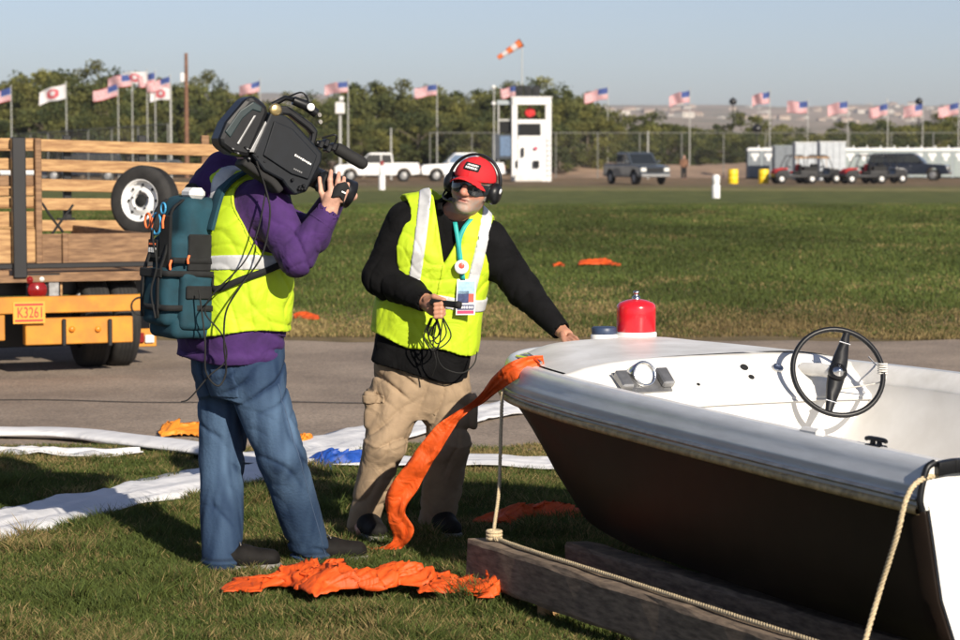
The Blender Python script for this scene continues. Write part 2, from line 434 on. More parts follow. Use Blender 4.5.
# ================================================================ ground, road, hills
def ground_mat():
    m = bpy.data.materials.new('ground_soil'); m.use_nodes = True; n = m.node_tree.nodes; L = m.node_tree.links
    b = n['Principled BSDF']; b.inputs['Roughness'].default_value = .95; b.inputs['Specular IOR Level'].default_value = .15
    g = n.new('ShaderNodeNewGeometry'); sp = n.new('ShaderNodeSeparateXYZ'); L.new(g.outputs['Position'], sp.inputs[0])
    def noise(s, d=4, st=None):
        z = n.new('ShaderNodeTexNoise'); z.inputs['Scale'].default_value = s; z.inputs['Detail'].default_value = d
        if st:
            mp = n.new('ShaderNodeMapping'); mp.inputs['Scale'].default_value = st; L.new(g.outputs['Position'], mp.inputs[0]); L.new(mp.outputs[0], z.inputs['Vector'])
        else: L.new(g.outputs['Position'], z.inputs['Vector'])
        return z.outputs[0]
    def math_(op, a, b_=None):
        q = n.new('ShaderNodeMath'); q.operation = op
        for i, v in enumerate((a, b_)):
            if v is None: continue
            if isinstance(v, (int, float)): q.inputs[i].default_value = v
            else: L.new(v, q.inputs[i])
        return q.outputs[0]
    # zone coordinate: distance from the road, its edges broken up by noise
    off = math_('MULTIPLY', math_('SUBTRACT', noise(.35, 5), .5), 5.0)
    far = math_('MULTIPLY', math_('SUBTRACT', noise(.05, 4, (.4, 1, 1)), .5), math_('MULTIPLY', sp.outputs[1], .16))
    y = math_('DIVIDE', math_('ADD', math_('ADD', sp.outputs[1], off), far), 200.)
    r = n.new('ShaderNodeValToRGB'); e = r.color_ramp.elements
    stops = [(0, (.060,.062,.024)), (.10, (.075,.070,.030)), (.108, (.24,.175,.10)), (.125, (.22,.165,.085)), (.145, (.10,.105,.036)), (.18, (.085,.098,.030)),
             (.42, (.105,.122,.036)), (.56, (.118,.128,.042)), (.60, (.25,.215,.095)), (.635, (.15,.145,.06)), (.70, (.185,.135,.085)), (.95, (.23,.155,.10))]
    e[0].position, e[0].color = stops[0][0], (*stops[0][1], 1); e[1].position, e[1].color = stops[-1][0], (*stops[-1][1], 1)
    for p, c in stops[1:-1]: q = e.new(p); q.color = (*c, 1)
    L.new(y, r.inputs[0])
    mul = n.new('ShaderNodeMix'); mul.data_type = 'RGBA'; mul.blend_type = 'MULTIPLY'; mul.inputs[0].default_value = 1
    pr = n.new('ShaderNodeValToRGB'); pr.color_ramp.elements[0].position = .3; pr.color_ramp.elements[1].position = .7
    pr.color_ramp.elements[0].color = (.50, .55, .5, 1); pr.color_ramp.elements[1].color = (1.3, 1.25, 1.2, 1)
    nn = math_('ADD', math_('MULTIPLY', noise(.9, 6, (1, .35, 1)), .6), math_('MULTIPLY', noise(6., 4, (1, .4, 1)), .4)); L.new(nn, pr.inputs[0])
    L.new(r.outputs[0], mul.inputs[6]); L.new(pr.outputs[0], mul.inputs[7]); L.new(mul.outputs[2], b.inputs['Base Color'])
    bp = n.new('ShaderNodeBump'); bp.inputs['Strength'].default_value = .8; bp.inputs['Distance'].default_value = .06
    L.new(math_('ADD', noise(5., 6), math_('MULTIPLY', noise(40., 4), .4)), bp.inputs['Height']); L.new(bp.outputs[0], b.inputs['Normal'])
    M['ground_soil'] = m
ground_mat()
def sheet(name, x0, x1, y0, y1, z, m, nx=1, ny=1):
    v = [(x0+(x1-x0)*i/nx, y0+(y1-y0)*j/ny, z) for j in range(ny+1) for i in range(nx+1)]
    f = [(j*(nx+1)+i, j*(nx+1)+i+1, (j+1)*(nx+1)+i+1, (j+1)*(nx+1)+i) for j in range(ny) for i in range(nx)]
    return tag(link(name, mk(v, f), m), kind='structure')
sheet('ground', -6000, 6000, -60, 9000, 0, 'ground_soil', 20, 20)
def asphalt():
    m = mat('asphalt', (.30,.245,.195), .92, scale=.9, col2=(.20,.162,.13), bump=.004, bscale=130, spec=.25)
    n = m.node_tree.nodes; L = m.node_tree.links; b = n['Principled BSDF']; cr = [q for q in n if q.type == 'VALTORGB'][0]
    tc = [q for q in n if q.type == 'TEX_COORD'][0]
    v = n.new('ShaderNodeTexVoronoi'); v.inputs['Scale'].default_value = 75; L.new(tc.outputs['Object'], v.inputs['Vector'])
    r = n.new('ShaderNodeValToRGB'); r.color_ramp.elements[0].color = (.55,.55,.55,1); r.color_ramp.elements[1].color = (1.45,1.4,1.35,1)
    L.new(v.outputs['Color'], r.inputs[0]); mx = n.new('ShaderNodeMix'); mx.data_type = 'RGBA'; mx.blend_type = 'MULTIPLY'; mx.inputs[0].default_value = .8
    L.new(cr.outputs[0], mx.inputs[6]); L.new(r.outputs[0], mx.inputs[7]); L.new(mx.outputs[2], b.inputs['Base Color'])
asphalt()
def road():                              # ragged edges
    N = 400; v = []
    for i in range(N+1):
        x = -40+80*i/N; q = np.array([[x*1.7, 0, 0], [x*6., 3, 0]])
        a = vnoise(q, 3); b = vnoise(q, 4)
        e0 = 13.15+.25*(a[0]-.5)+.10*(a[1]-.5); e1 = 21.1+.3*(b[0]-.5)+.15*(b[1]-.5)
        v += [(x, e0, .002), (x, e0+.05, .006), (x, e1-.05, .006), (x, e1, .002)]
    f = [(4*i+k, 4*i+4+k, 4*i+5+k, 4*i+1+k) for i in range(N) for k in range(3)]
    o = tag(link('road', mk(v, f), 'asphalt'), kind='structure')
    mat('tar', (.05,.045,.04), .8, .2, 9)
    t = MB(); P = [(x, 15.75+.06*math.sin(x*1.3)+.05*math.sin(x*4.1+1)-.02*x, .0095) for x in np.linspace(-6, 6, 90)]
    t.strip(P, (0, .022, 0), .001); t.build('tar_seam', 'tar', o)
road()
def hill_mat():
    m = mat('hill_soil', (.37,.275,.205), .95, scale=.012, col2=(.19,.16,.105), detail=10, stretch=(1, .4, 1))
    return m
hill_mat()
def hill_h(X, Y):
    P = np.stack([X/420, Y/420, 0*X], 1); P2 = np.stack([X/110, Y/110, 0*X+5], 1)
    base = np.interp(Y, [900, 1400, 2600, 3600, 4600, 5400], [0, 12, 48, 80, 104, 108])*np.interp(X, [-1200, -300, 200, 800], [1.22, 1.12, .97, .93])
    return base*(.86+.2*vnoise(P, 8))+np.interp(Y, [900, 2500], [0, 7])*(vnoise(P2, 9)-.5)
def hills():
    nx, ny = 90, 70; X, Y = np.meshgrid(np.linspace(-1700, 1700, nx), np.linspace(900, 5400, ny)); Z = hill_h(X.ravel(), Y.ravel())
    V = np.stack([X.ravel(), Y.ravel(), Z-.3], 1)
    F = [(j*nx+i, j*nx+i+1, (j+1)*nx+i+1, (j+1)*nx+i) for j in range(ny-1) for i in range(nx-1)]
    tag(link('hills', mk_np(V, F), 'hill_soil'), kind='structure')
hills()
def berm():                              # low bank of bare dirt behind the field
    mat('bank_dirt', (.34,.225,.15), .95, scale=.35, col2=(.22,.15,.10), bump=.05, bscale=2)
    N = 160; v = []; prof = [(-9, -.05), (-5, .25), (-2, .75), (0, 1.0), (3, .9), (8, .2), (10, -.05)]; k = len(prof)
    for i in range(N+1):
        x = 0+110*i/N
        for j, (dy, z) in enumerate(prof):
            q = vnoise(np.array([[x*.35, dy*.4, 1.], [x*1.3, dy, 4.]]), 5); v.append((x, 196+dy, z*(.75+.45*q[0])+.15*(q[1]-.5)*(z > .1)))
    f = [(i*k+j, i*k+k+j, i*k+k+1+j, i*k+1+j) for i in range(N) for j in range(k-1)]
    tag(link('dirt_bank', mk(v, f, True), 'bank_dirt'), kind='structure')
berm()
# ---------------------------------------------------------------- houses far up the hillside
def houses():
    protos = []
    for k, (wm, h, d, wd) in enumerate((('house_white', 4.2, 11, 15), ('house_wall', 5.2, 12, 17), ('house_wall', 3.6, 10, 22), ('house_white', 6.5, 14, 20))):
        b = MB(); b.box((0, 0, h/2), (wd, d, h))
        if k % 2: b.add([(-wd/2-.6, -d/2-.6, h+.02), (wd/2+.6, -d/2-.6, h+.02), (wd/2+.6, d/2+.6, h+.02), (-wd/2-.6, d/2+.6, h+.02), (-wd/2+3, 0, h+2.8), (wd/2-3, 0, h+2.8)],
                        [(0, 1, 5, 4), (1, 2, 5), (2, 3, 4, 5), (3, 0, 4), (3, 2, 1, 0)], 1)
        else:
            b.box((0, 0, h+.5), (wd+.5, d+.5, 1.0), m=0); b.box((wd*.2, 0, h+1.5), (wd*.4, d*.6, 1.6), m=0)
        for x in (-.3, 0.05, .34): b.box((x*wd, -d/2-.03, h*.55), (1.9, .12, 1.6), m=2)
        protos.append((b.mesh(), wm))
    for me, wm in protos:
        for q in (wm, 'house_roof', 'window_dark'): me.materials.append(M[q])
    r = random.Random(5); n = 0
    while n < 150:
        Y = r.uniform(2300, 4700); px = r.uniform(-10, 970) if r.random() < .3 else r.uniform(540, 970)
        X = (px-480)/2400*Y; z = float(hill_h(np.array([X]), np.array([Y]))[0]); k = r.randrange(4)
        o = bpy.data.objects.new(('flat_roofed_house', 'pitched_roof_house')[k % 2], protos[k][0]); COL.objects.link(o)
        o.location = (X, Y, z-.6); o.rotation_euler[2] = r.uniform(-.8, .8); s = r.uniform(.45, .9); o.scale = (s, s, s)
        if k % 2 == 0: tag(o, 'small pale flat roofed house far up the brown hillside', 'house', 'flat roofed houses on the hillside')
        else: tag(o, 'small house with pitched brown roof far up the hillside', 'house', 'pitched roof houses on the hillside')
        n += 1
houses()
# ================================================================ trees
def tree_variant(seed, H, Wd, low=.12, warm=0., nclump=58, per=170):
    r = np.random.RandomState(seed); t = MB()
    lean = r.uniform(-.06, .06, 2)*H
    tr = [np.array((0, 0, -.15)), np.array((lean[0]*.3, lean[1]*.3, H*.16)), np.array((lean[0]*.7, lean[1]*.7, H*.36)), np.array((lean[0], lean[1], H*.62))]
    sp = spline(tr, 4); t.tube(sp, np.linspace(.028*H, .009*H, len(sp)), 7)
    ends = []
    for k in range(8):
        a = k*2.4+r.uniform(-.4, .4); b = sp[int(r.uniform(.25, .85)*len(sp))]; rr = Wd*r.uniform(.25, .42)
        e = b+np.array((math.cos(a)*rr, math.sin(a)*rr, H*r.uniform(.1, .3))); mid = (b+e)/2+np.array((0, 0, H*.05))
        q = spline([b, mid, e], 4); t.tube(q, np.linspace(.011*H, .004*H, len(q)), 5); ends.append(e)
    C = []; rad = []
    for e in ends: C.append(e); rad.append(.11*H*r.uniform(.7, 1.2))
    while len(C) < nclump:
        q = r.normal(size=3); q /= np.linalg.norm(q); q *= r.uniform(.45, 1)**.6
        z = q[2]*.5+.5; prof = 1.0 if z < .55 else 1-.42*((z-.55)/.45)**1.4
        C.append(np.array((q[0]*Wd*.5*prof, q[1]*Wd*.5*prof, H*(low+(.93-low)*z)))+np.append(lean*z, 0)); rad.append(.098*H*r.uniform(.55, 1.3))
    P = []; T = []; K = []
    for c, ra in zip(C, rad):
        m = int(per*r.uniform(.6, 1.3)); q = r.normal(size=(m, 3)); q /= np.linalg.norm(q, axis=1)[:, None]
        q *= (ra*r.uniform(.35, 1.1, m))[:, None]; q[:, 2] *= .8; P.append(c+q); T.append(np.full(m, r.uniform(.75, 1.25))); K.append(np.full(m, r.uniform(0, 1)))
    P = np.concatenate(P); T = np.concatenate(T); K = np.concatenate(K); n = len(P)
    s = (H*.0155*r.uniform(.5, 1.4, n))[:, None]
    a = r.normal(size=(n, 3)); a /= np.linalg.norm(a, axis=1)[:, None]; b = r.normal(size=(n, 3)); b -= a*(a*b).sum(1)[:, None]; b /= np.linalg.norm(b, axis=1)[:, None]
    V = np.stack([P-a*s, P+b*s*.62, P+a*s, P-b*s*.62], 1).reshape(-1, 3); F = np.arange(4*n).reshape(n, 4)
    c0 = np.array((.105, .115, .034)); c1 = np.array((.175, .168, .044)); c2 = np.array((.062, .080, .028))
    k = np.clip(K*.9+warm+r.uniform(-.15, .15, n), 0, 1)[:, None]
    col = np.where(k < .4, c2+(c0-c2)*(k/.4), c0+(c1-c0)*((k-.4)/.6))*T[:, None]*r.uniform(.8, 1.2, (n, 1))
    return t.mesh(), mk_np(V, F, False, np.repeat(col, 4, 0))
def trees():
    Vt = [tree_variant(20+i, 9., 8.5, .10, wv) for i, wv in enumerate((.1, -.1, .22, 0))]
    Vb = [tree_variant(40+i, 5., 6.0, .03, wv, 44, 150) for i, wv in enumerate((.05, -.12, .2))]
    Vd = [tree_variant(60, 6., 6.5, .02, -.3, 44, 150)]
    for A in (Vt, Vb, Vd):
        for a, b in A: a.materials.append(M['bark']); b.materials.append(M['leaf'])
    r = random.Random(3)
    def put(px, ytop, Y, kind, H0, lab, group, wide=1.):
        tm, cm = kind; top = W(px, ytop, Y); s = top[2]/(H0*.97)
        o = empty('cottonwood_tree' if H0 > 7 else 'scrub_tree', (top[0], Y, 0), lab, 'tree', group)
        link('trunk', tm, [], o, False); link('crown', cm, [], o, False); o.scale = (s*wide, s*wide, s); o.rotation_euler[2] = r.uniform(0, 6.28)
    tops = [(-25,72),(5,70),(32,68),(58,62),(88,61),(112,66),(140,70),(166,78),(196,70),(215,78),(243,90),(268,95),(292,92),(318,90),(345,84),(367,74),(392,80),(418,84),(445,84),(470,83),(497,81),(520,77),(541,76),(560,82),(580,92)]
    lab = 'tall olive green cottonwood tree in the belt behind the flagpoles'; gp = 'tall cottonwoods behind the flagpoles'
    for i, (px, yt) in enumerate(tops): put(px, yt-1, 205+r.uniform(-6, 12), Vt[i % 4], 9., lab, gp, r.uniform(.9, 1.15))
    for i in range(26): put(-20+i*24+r.uniform(-6, 6), np.interp(i*24, [0, 150, 300, 600], [100, 104, 112, 112])+r.uniform(-6, 10), 192+r.uniform(-3, 5), Vt[r.randrange(4)] if i % 3 else Vd[0], 9. if i % 3 else 6.,
        'lower bushy tree at the foot of the tall cottonwood belt', 'undergrowth trees below the cottonwoods', 1.25)
    low = [(598,118),(612,124),(628,117),(645,111),(662,120),(676,117),(692,126),(708,124),(724,130),(747,111),(760,124),(778,130),(795,127),(812,131),(832,125),(850,121),(866,115),(880,117),(898,126),(915,121),(932,114),(946,112),(964,116)]
    lab = 'low rounded scrub tree in the line behind the portable toilets and gravel'; gp = 'scrub trees behind the fence'; low += [(px_+9, yt_+5) for px_, yt_ in low]
    for i, (px, yt) in enumerate(low): put(px, yt, 225+r.uniform(-8, 14), Vb[i % 3], 5., lab, gp, r.uniform(1.25, 1.6))
    for i in range(22): put(575+i*18+r.uniform(-6, 6), r.uniform(129, 140), 212+r.uniform(-3, 4), Vb[r.randrange(3)] if i % 2 else Vd[0], 5. if i % 2 else 6., 'dense dull green shrub along the dirt bank', 'shrubs along the dirt bank', 1.4)
trees()
# ================================================================ grass
STRIPS = []     # (centre line 2d, half width) of the cloth strips lying on the grass
def strip_line(pts, hw): L = np.array([G(*p)[:2] for p in pts]); STRIPS.append((L, hw)); return L
STRIP_A = strip_line([(-60,437),(60,440),(130,447),(215,458)], .10)
STRIP_B = strip_line([(-60,548),(0,532),(95,506),(190,488),(250,474),(330,450),(420,428),(500,412),(575,400)], .25)
STRIP_C = strip_line([(215,462),(300,466),(400,468),(480,467),(590,472)], .19)
STRIP_D = strip_line([(-40,455),(40,457),(90,459),(140,457)], .09)
def in_strip(X, Y, grow=-.02):
    P = np.stack([X, Y], 1); hit = np.zeros(len(P), bool)
    for L, hw in STRIPS:
        for a, b in zip(L[:-1], L[1:]):
            ba = b-a; h = np.clip(((P-a)@ba)/(ba@ba), 0, 1); hit |= np.linalg.norm(P-a-h[:, None]*ba, axis=1) < hw+grow
    return hit
def blades(X, Y, hgt, wid, col, r, lean=.9):
    n = len(X); a = r.uniform(0, 2*math.pi, n); b = r.uniform(0, 2*math.pi, n); ln = r.uniform(.15, lean, n)*hgt
    B = np.stack([X, Y, 0*X], 1); tip = B+np.stack([np.cos(b)*ln, np.sin(b)*ln, hgt], 1)
    mid = B+np.stack([np.cos(b)*ln*.3, np.sin(b)*ln*.3, hgt*.55], 1); s = np.stack([np.cos(a)*wid, np.sin(a)*wid, 0*wid], 1)
    V = np.stack([B-[0, 0, .01], mid-s, tip, mid+s], 1).reshape(-1, 3)
    return V, np.arange(4*n).reshape(n, 4), np.repeat(col, 4, 0)
def grass_cols(X, Y, r, straw):
    n = len(X); P = np.stack([X*2.2, Y*2.2, 0*X], 1); q = .6*vnoise(P, 1)+.4*vnoise(P*3.1, 2)
    s = np.clip(straw+(q-.5)*1.3, .02, .98); pick = r.uniform(0, 1, n) < s
    g = np.array((.068, .100, .024))*r.uniform(.55, 1.5, (n, 1))+np.array((.03, .018, 0))*r.uniform(0, 1, (n, 1))
    t = np.array((.30, .225, .095))*r.uniform(.6, 1.3, (n, 1))
    return np.where(pick[:, None], t, g)
def grass():
    r = np.random.RandomState(2)
    # turf in the foreground
    n = 540000; Y = 7.2+6.3*r.uniform(0, 1, n)**.9; X = r.uniform(-.235, .235, n)*Y
    keep = ~in_strip(X, Y) & (Y < 13.1+.35*vnoise(np.stack([X*3, Y*0, 0*X], 1), 6)); X, Y = X[keep], Y[keep]
    q = vnoise(np.stack([X*3.5, Y*3.5, 0*X], 1), 12); h = (.018+.042*q**1.5)*r.uniform(.6, 1.5, len(X))*np.where(Y > 12.7, .75, 1)
    tuft = vnoise(np.stack([X*9, Y*9, 0*X], 1), 14) > .80; h = np.where(tuft, h*1.7, h)
    V, F, C = blades(X, Y, h, 0.0012+.0018*r.uniform(0, 1, len(X)), grass_cols(X, Y, r, .21+.25*(Y > 12.6)), r, 1.3)
    tag(link('turf', mk_np(V, F, False, C), 'grass'), 'short mixed green and straw grass under the men and the boat', 'grass', kind='stuff')
    # field beyond the road
    n = 400000; Y = 21.0+64*r.uniform(0, 1, n)**1.45; X = r.uniform(-.225, .225, n)*Y; k = Y/22
    edge = Y > 21.2+.5*vnoise(np.stack([X*1.6, 0*X, 0*X], 1), 7); X, Y, k = X[edge], Y[edge], k[edge]
    q = vnoise(np.stack([X*.9, Y*.6, 0*X], 1), 15); h = (.018+.034*q)*r.uniform(.5, 1.4, len(X))*np.clip(k, 1, 1.4)*np.clip((86-Y)/15, .1, 1)
    st = np.interp(Y+3*(vnoise(np.stack([X*.6, Y*.5, 0*X], 1), 16)-.5), [21, 24, 27, 32], [.85, .60, .12, -.12])
    pt = (.62+.76*vnoise(np.stack([X*.35, Y*.13, 0*X], 1), 17))*(.8+.4*vnoise(np.stack([X*1.3, Y*.5, 0*X], 1), 18))
    V, F, C = blades(X, Y, h, (.003+.004*r.uniform(0, 1, len(X)))*k, grass_cols(X*.35, Y*.2, r, st)*pt[:, None], r, 1.0)
    tag(link('field_grass', mk_np(V, F, False, C), 'grass'), 'green mown grass of the open field beyond the road', 'grass', kind='stuff')
grass()
# ================================================================ the boat
BO = np.array((.09, 9.47, 0.)); BS = np.array((math.sin(math.radians(27)), -math.cos(math.radians(27)), 0)); BP = np.array((math.cos(math.radians(27)), math.sin(math.radians(27)), 0)); BZ = np.array((0, 0, 1.))
BC, UT, UE = .58, -.45, 3.07
def bp(u, v, z): return BO+u*BS+v*BP+z*BZ
def rail_z(u): return np.interp(u, [UT, 0, 1.2, 2.2, 3.1], [.715, .70, .69, .675, .66])
HALF = spline([(-.45,0),(-.435,.15),(-.37,.31),(-.23,.46),(0,.58),(.3,.677),(.7,.748),(1.16,.802),(1.86,.845),(2.5,.87),(UE,.88)], 5)
def outline(inset=0.):                   # near stern -> bow -> far stern
    near = [(u, -wd) for u, wd in HALF[::-1]]; far = [(u, wd) for u, wd in HALF[1:]]; C = np.array(near+far); N = len(C); out = []
    for i in range(N):
        t = norm(C[min(i+1, N-1)]-C[max(i-1, 0)]); nn = np.array((t[1], -t[0]))     # inward
        if np.dot(nn, np.array((1.6, 0))-C[i]) < 0: nn = -nn
        if i in (0, N-1): nn = np.array((0, -math.copysign(1, C[i][1])))
        q = C[i]+nn*inset; out.append((q[0], q[1]))
    return out
def ring(inset, dz): return [bp(u, BC+v, rail_z(u)+dz) for u, v in outline(inset)]
boat = empty('runabout_boat', bp(1.3, .5, .1), 'dark hulled white decked runabout boat without windscreen, resting on timber beams', 'boat')
def loft_part(name, rings, m, parent=boat):
    b = MB(); b.loft(rings, closed=False, cap=False); return b.build(name, m, parent, fix=False)
# hull: levels from the rail to the keel
def level(s):
    tip = UT+.68*s**.75; k = (UE-tip)/(UE-UT); sc_ = np.interp(s, [0, .12, .5, .78, .9, 1], [.985, .97, .925, .86, .55, .02])
    out = []
    for u, v in outline(0.012):
        uu = tip+(u-UT)*k; z = rail_z(u); zb = .14+.05*max(0, 1-(u-UT)/1.2)
        zz = z+(zb-z)*np.interp(s, [0, .5, .78, .9, 1], [0, .52, .80, .92, 1])
        out.append(bp(uu, BC+v*sc_, zz-.004))
    return out
LV = [level(s) for s in (0, .05, .12, .22, .35, .5, .65, .78, .86, .94, 1)]
o = loft_part('hull', LV[::-1], 'hull'); sm = o.modifiers.new('solid', 'SOLIDIFY'); sm.thickness = .012; sm.offset = -1
b = MB(); a = [l[0] for l in LV]; c = [l[-1] for l in LV]; mid = [(p+q)/2 for p, q in zip(a, c)]
off = BS*.012; v = [p+off for p in a+c]; n_ = len(LV)
f = [(i, i+1, n_+i+1, n_+i) for i in range(n_-1)]; b.add(v, f); b.add([p-off*1.5 for p in v], [q[::-1] for q in f])
b.build('transom', 'gelcoat', boat)
# gunwale band with its rolled ridges
prof = [(.012,-.018),(.000,-.006),(-.004,.006),(.004,.014),(.006,.03),(.000,.04),(.002,.052),(.012,.066),(.016,.085),(.020,.098),(.032,.112),(.048,.120),(.062,.118),(.070,.110)]
loft_part('gunwale', [ring(i, z) for i, z in prof][::-1], 'band')
loft_part('rub_rail', [ring(i, z) for i, z in [(.004,-.030),(-.008,-.030),(-.013,-.022),(-.013,-.012),(-.008,-.006),(.004,-.006)]][::-1], 'gold_rail')
loft_part('rail_insert', [ring(i, z) for i, z in [(-.010,.006),(-.015,.010),(-.015,.016),(-.004,.020)]][::-1], 'steel')
# decks: side decks slope inward to the cockpit, then the inner walls drop to the floor
loft_part('side_deck', [ring(i, z) for i, z in [(.066,.113),(.080,.118),(.09,.118),(.11,.108),(.13,.09),(.145,.062),(.151,.045),(.152,.03)]][::-1], 'gelcoat')
UD = .60
ins = [(u, v) for u, v in outline(.158)]
ins_c = [(u, v) for u, v in ins if u > UD-.1]; h_ = len(ins_c)//2
inner = [bp(max(u, UD), BC+v, rail_z(u)+.05) for u, v in ins]; floor_ = [bp(max(u, UD), BC+v*np.interp(u, [UD, 1.6], [.55, .9]), np.interp(u, [UD, 1.6], [.42, .30])) for u, v in ins]
lip = [bp(max(u, UD), BC+v*.985, rail_z(u)-.02) for u, v in ins]
o = loft_part('inner_side', [floor_, lip, inner], 'gelcoat_dull')
b = MB(); N = len(floor_); b.add([p for p in floor_], [(i, i+1, N-2-i, N-1-i) for i in range(N//2-1)]); b.build('cockpit_floor', 'gelcoat_dull', boat)
# foredeck, crowned, from the gunwale to the top of the dash
def fore():
    b = MB(); R = [(u, v) for u, v in outline(.10)]
    near = [q for q in R[:len(R)//2] if q[0] < UD+.3][::-1]; far = [q for q in R[len(R)//2+1:] if q[0] < UD+.3]
    us = np.linspace(UT+.101, UD+.02, 26); rows = []
    nu = np.array([q[0] for q in near]); nv = np.array([-q[1] for q in near]); o_ = np.argsort(nu); nu, nv = nu[o_], nv[o_]
    for u in us:
        wd = np.interp(u, np.append(UT+.1, nu), np.append(0.001, nv))
        rows.append([bp(u, BC+wd*t, rail_z(u)+.122+(.05+.006*t)*(1-t**4)*min(1, (u-UT-.1)/.22)**.5) for t in np.linspace(-1, 1, 25)])
    b.loft(rows, closed=False, cap=False); o = b.build('foredeck', 'gelcoat', boat)
fore()
def dash():
    wt, z1, z0, u1, u0 = .66, .852, .695, UD+.02, .83
    # sloping panel and kick panel below it
    b = MB(); sec = [(u1-.03, z1-.012), (u1, z1+.003), (u1+.02, z1-.004), (u0-.015, z0+.015), (u0, z0+.002), (u0-.006, z0-.012)]
    vs = np.linspace(-1, 1, 15)
    rows = [[bp(u, BC+wt*t, z+.012*(1-t*t) if k > 2 else z-z1+rail_z(u)+.166-.052*t**4) for t in vs] for k, (u, z) in enumerate(sec)]
    b.loft(rows, closed=False, cap=False); d = b.build('dashboard', 'gelcoat', boat)
    b = MB(); rows = [[bp(u, BC+wt*t*(1.02 if z > .6 else .99 if z > .5 else .8), z) for t in vs] for u, z in ((u0-.010, z0+.002), (u0-.03, z0-.10), (u0-.045, .40))]
    b.loft(rows, closed=False, cap=False); b.build('kick_panel', 'gelcoat', boat)
    b = MB(); b.tube([bp(u0-.002, BC+wt*t*1.02, z0-.012+.012*(1-t*t)) for t in vs], .005, 6); b.build('dash_lip', 'gelcoat_dull', d)
    sl = norm(bp(u0, 0, z0)-bp(u1+.02, 0, z1)); nn = norm(np.cross(BP, sl));
    if nn[2] < 0: nn = -nn
    def dp(v, t, off=0.): return bp(u1+.02, BC+v, z1)+(bp(u0, 0, z0)-bp(u1+.02, 0, z1))*t+nn*off+BZ*.012*(1-(v/wt)**2)
    # horn / lamp on a pressed bracket
    t = empty('dash_lamp', (0, 0, 0)); t.parent = d; t.location = (0, 0, 0)
    c = dp(-.375, .40, .012); ax = norm(nn+BS*1.6)
    b = MB(); b.lathe(c, [(.048, -.03), (.050, .028), (.046, .034), (.040, .030), (.036, .018), (.001, .010)], ax, 24); k = b.build('lamp_housing', 'chrome', d)
    b = MB(); b.lathe(c+ax*.016, [(.040, 0), (.030, .010), (.001, .016)], ax, 20); b.build('lamp_face', 'lamp_lens', k)
    b = MB(); P = [(-.115, .05), (.115, .05), (.10, -.058), (-.10, -.058)]; b.prism(P, dp(-.375, .5, .004), BP, -sl, nn, .008)
    for s in (-1, 1): b.box(dp(-.375+s*.088, .5, .02), (.05, .085, .03), (BP, sl, nn), b=.006)
    b.build('lamp_bracket', 'steel', d)
    bpy.data.objects.remove(t)
    for v, tt, r in ((.10, .30, .016), (.105, .52, .012), (-.145, .62, .007)):
        b = MB(); b.lathe(dp(v, tt, .001), [(r, -.001), (r, .0012)], nn, 14, smooth=False); b.build('gauge_hole', 'dark_cloth', d)
    b = MB(); b.lathe(dp(.44, .33, 0), [(.018, 0), (.018, .006), (.010, .010), (.001, .011)], nn, 14); b.build('screw_plate', 'steel', d)
    b = MB(); b.lathe(dp(.245, .36, 0), [(.021, 0), (.021, .010), (.014, .012), (.013, .006), (.001, .006)], nn, 16); b.build('ignition_switch', 'chrome', d)
    # steering wheel
    c = W(838, 372, 9.12); hub = dp(.37, .35, 0); ax = norm(c-hub); 
    wn = norm(np.array((-.02, -.80, .55)) + BS*.35); a1 = norm(np.cross(wn, BP-BP@wn*wn)); R = .176
    a1 = norm(np.array((.30, 0, 1.)) - wn*np.dot((.30, 0, 1.), wn)); a2 = np.cross(wn, a1)
    sw = bpy.data.objects.new('steering_wheel', None)
    ringp = [c+R*(math.cos(t)*a1+math.sin(t)*a2) for t in np.linspace(0, 2*math.pi, 49)]
    b = MB(); b.tube(ringp, .0105, 10, cap=False); wheel = b.build('steering_wheel', 'black_plastic', boat)
    b = MB(); b.tube([hub-nn*.01, (hub+c)/2, c-wn*.012], [.027, .026, .024], 14); b.build('steering_column', 'gelcoat', wheel)
    for s in (1, -1):
        b = MB(); b.loft([[c+s*a1*q+a2*w_-wn*(.012*(1-q/R)) + wn*h for w_, h in ((-wd, -.006), (wd, -.006), (wd*.8, .006), (-wd*.8, .006))] for q, wd in ((.015, .034), (.06, .030), (.12, .020), (.172, .013))]); b.build('spoke', 'black_plastic', wheel)
        b = MB(); b.tube([c+s*a1*.125-a2*.022, c+s*a1*.125+a2*.022], .0045, 6); b.build('spoke_ring', 'chrome', wheel)
    b = MB(); b.lathe(c-wn*.014, [(.036, 0), (.036, .016), (.030, .026), (.001, .026)], wn, 20); b.build('hub', 'black_plastic', wheel)
    b = MB(); b.lathe(c+wn*.011, [(.024, 0), (.024, .006), (.012, .008), (.010, .014), (.001, .015)], wn, 18); b.build('hub_cap', 'chrome', wheel)
    # string lashing the wheel to the far coaming
    e = bp(.55, BC+.79, .82); k = c+R*(-.35*a1)-a2*R*.93
    s = MB(); best = min(ringp, key=lambda p: np.linalg.norm(p-W(881, 370, p[1])))
    for q in range(5): s.tube([best+(np.array((math.cos(t)*.017, math.sin(t)*.017, (q-2)*.009))) for t in np.linspace(0, 6.3, 9)], .0035, 5)
    s.tube(spline([best, (best+e)/2+BZ*-.004, e], 6), .003, 5)
    s.tube(spline([best, best+BZ*-.05+BS*.0, dp(.42, .9, .008)], 6), .003, 5)
    tag(s.build('string_lashing', 'white_string'), 'white string tied round the steering wheel rim and led to the coaming', 'string')
dash()
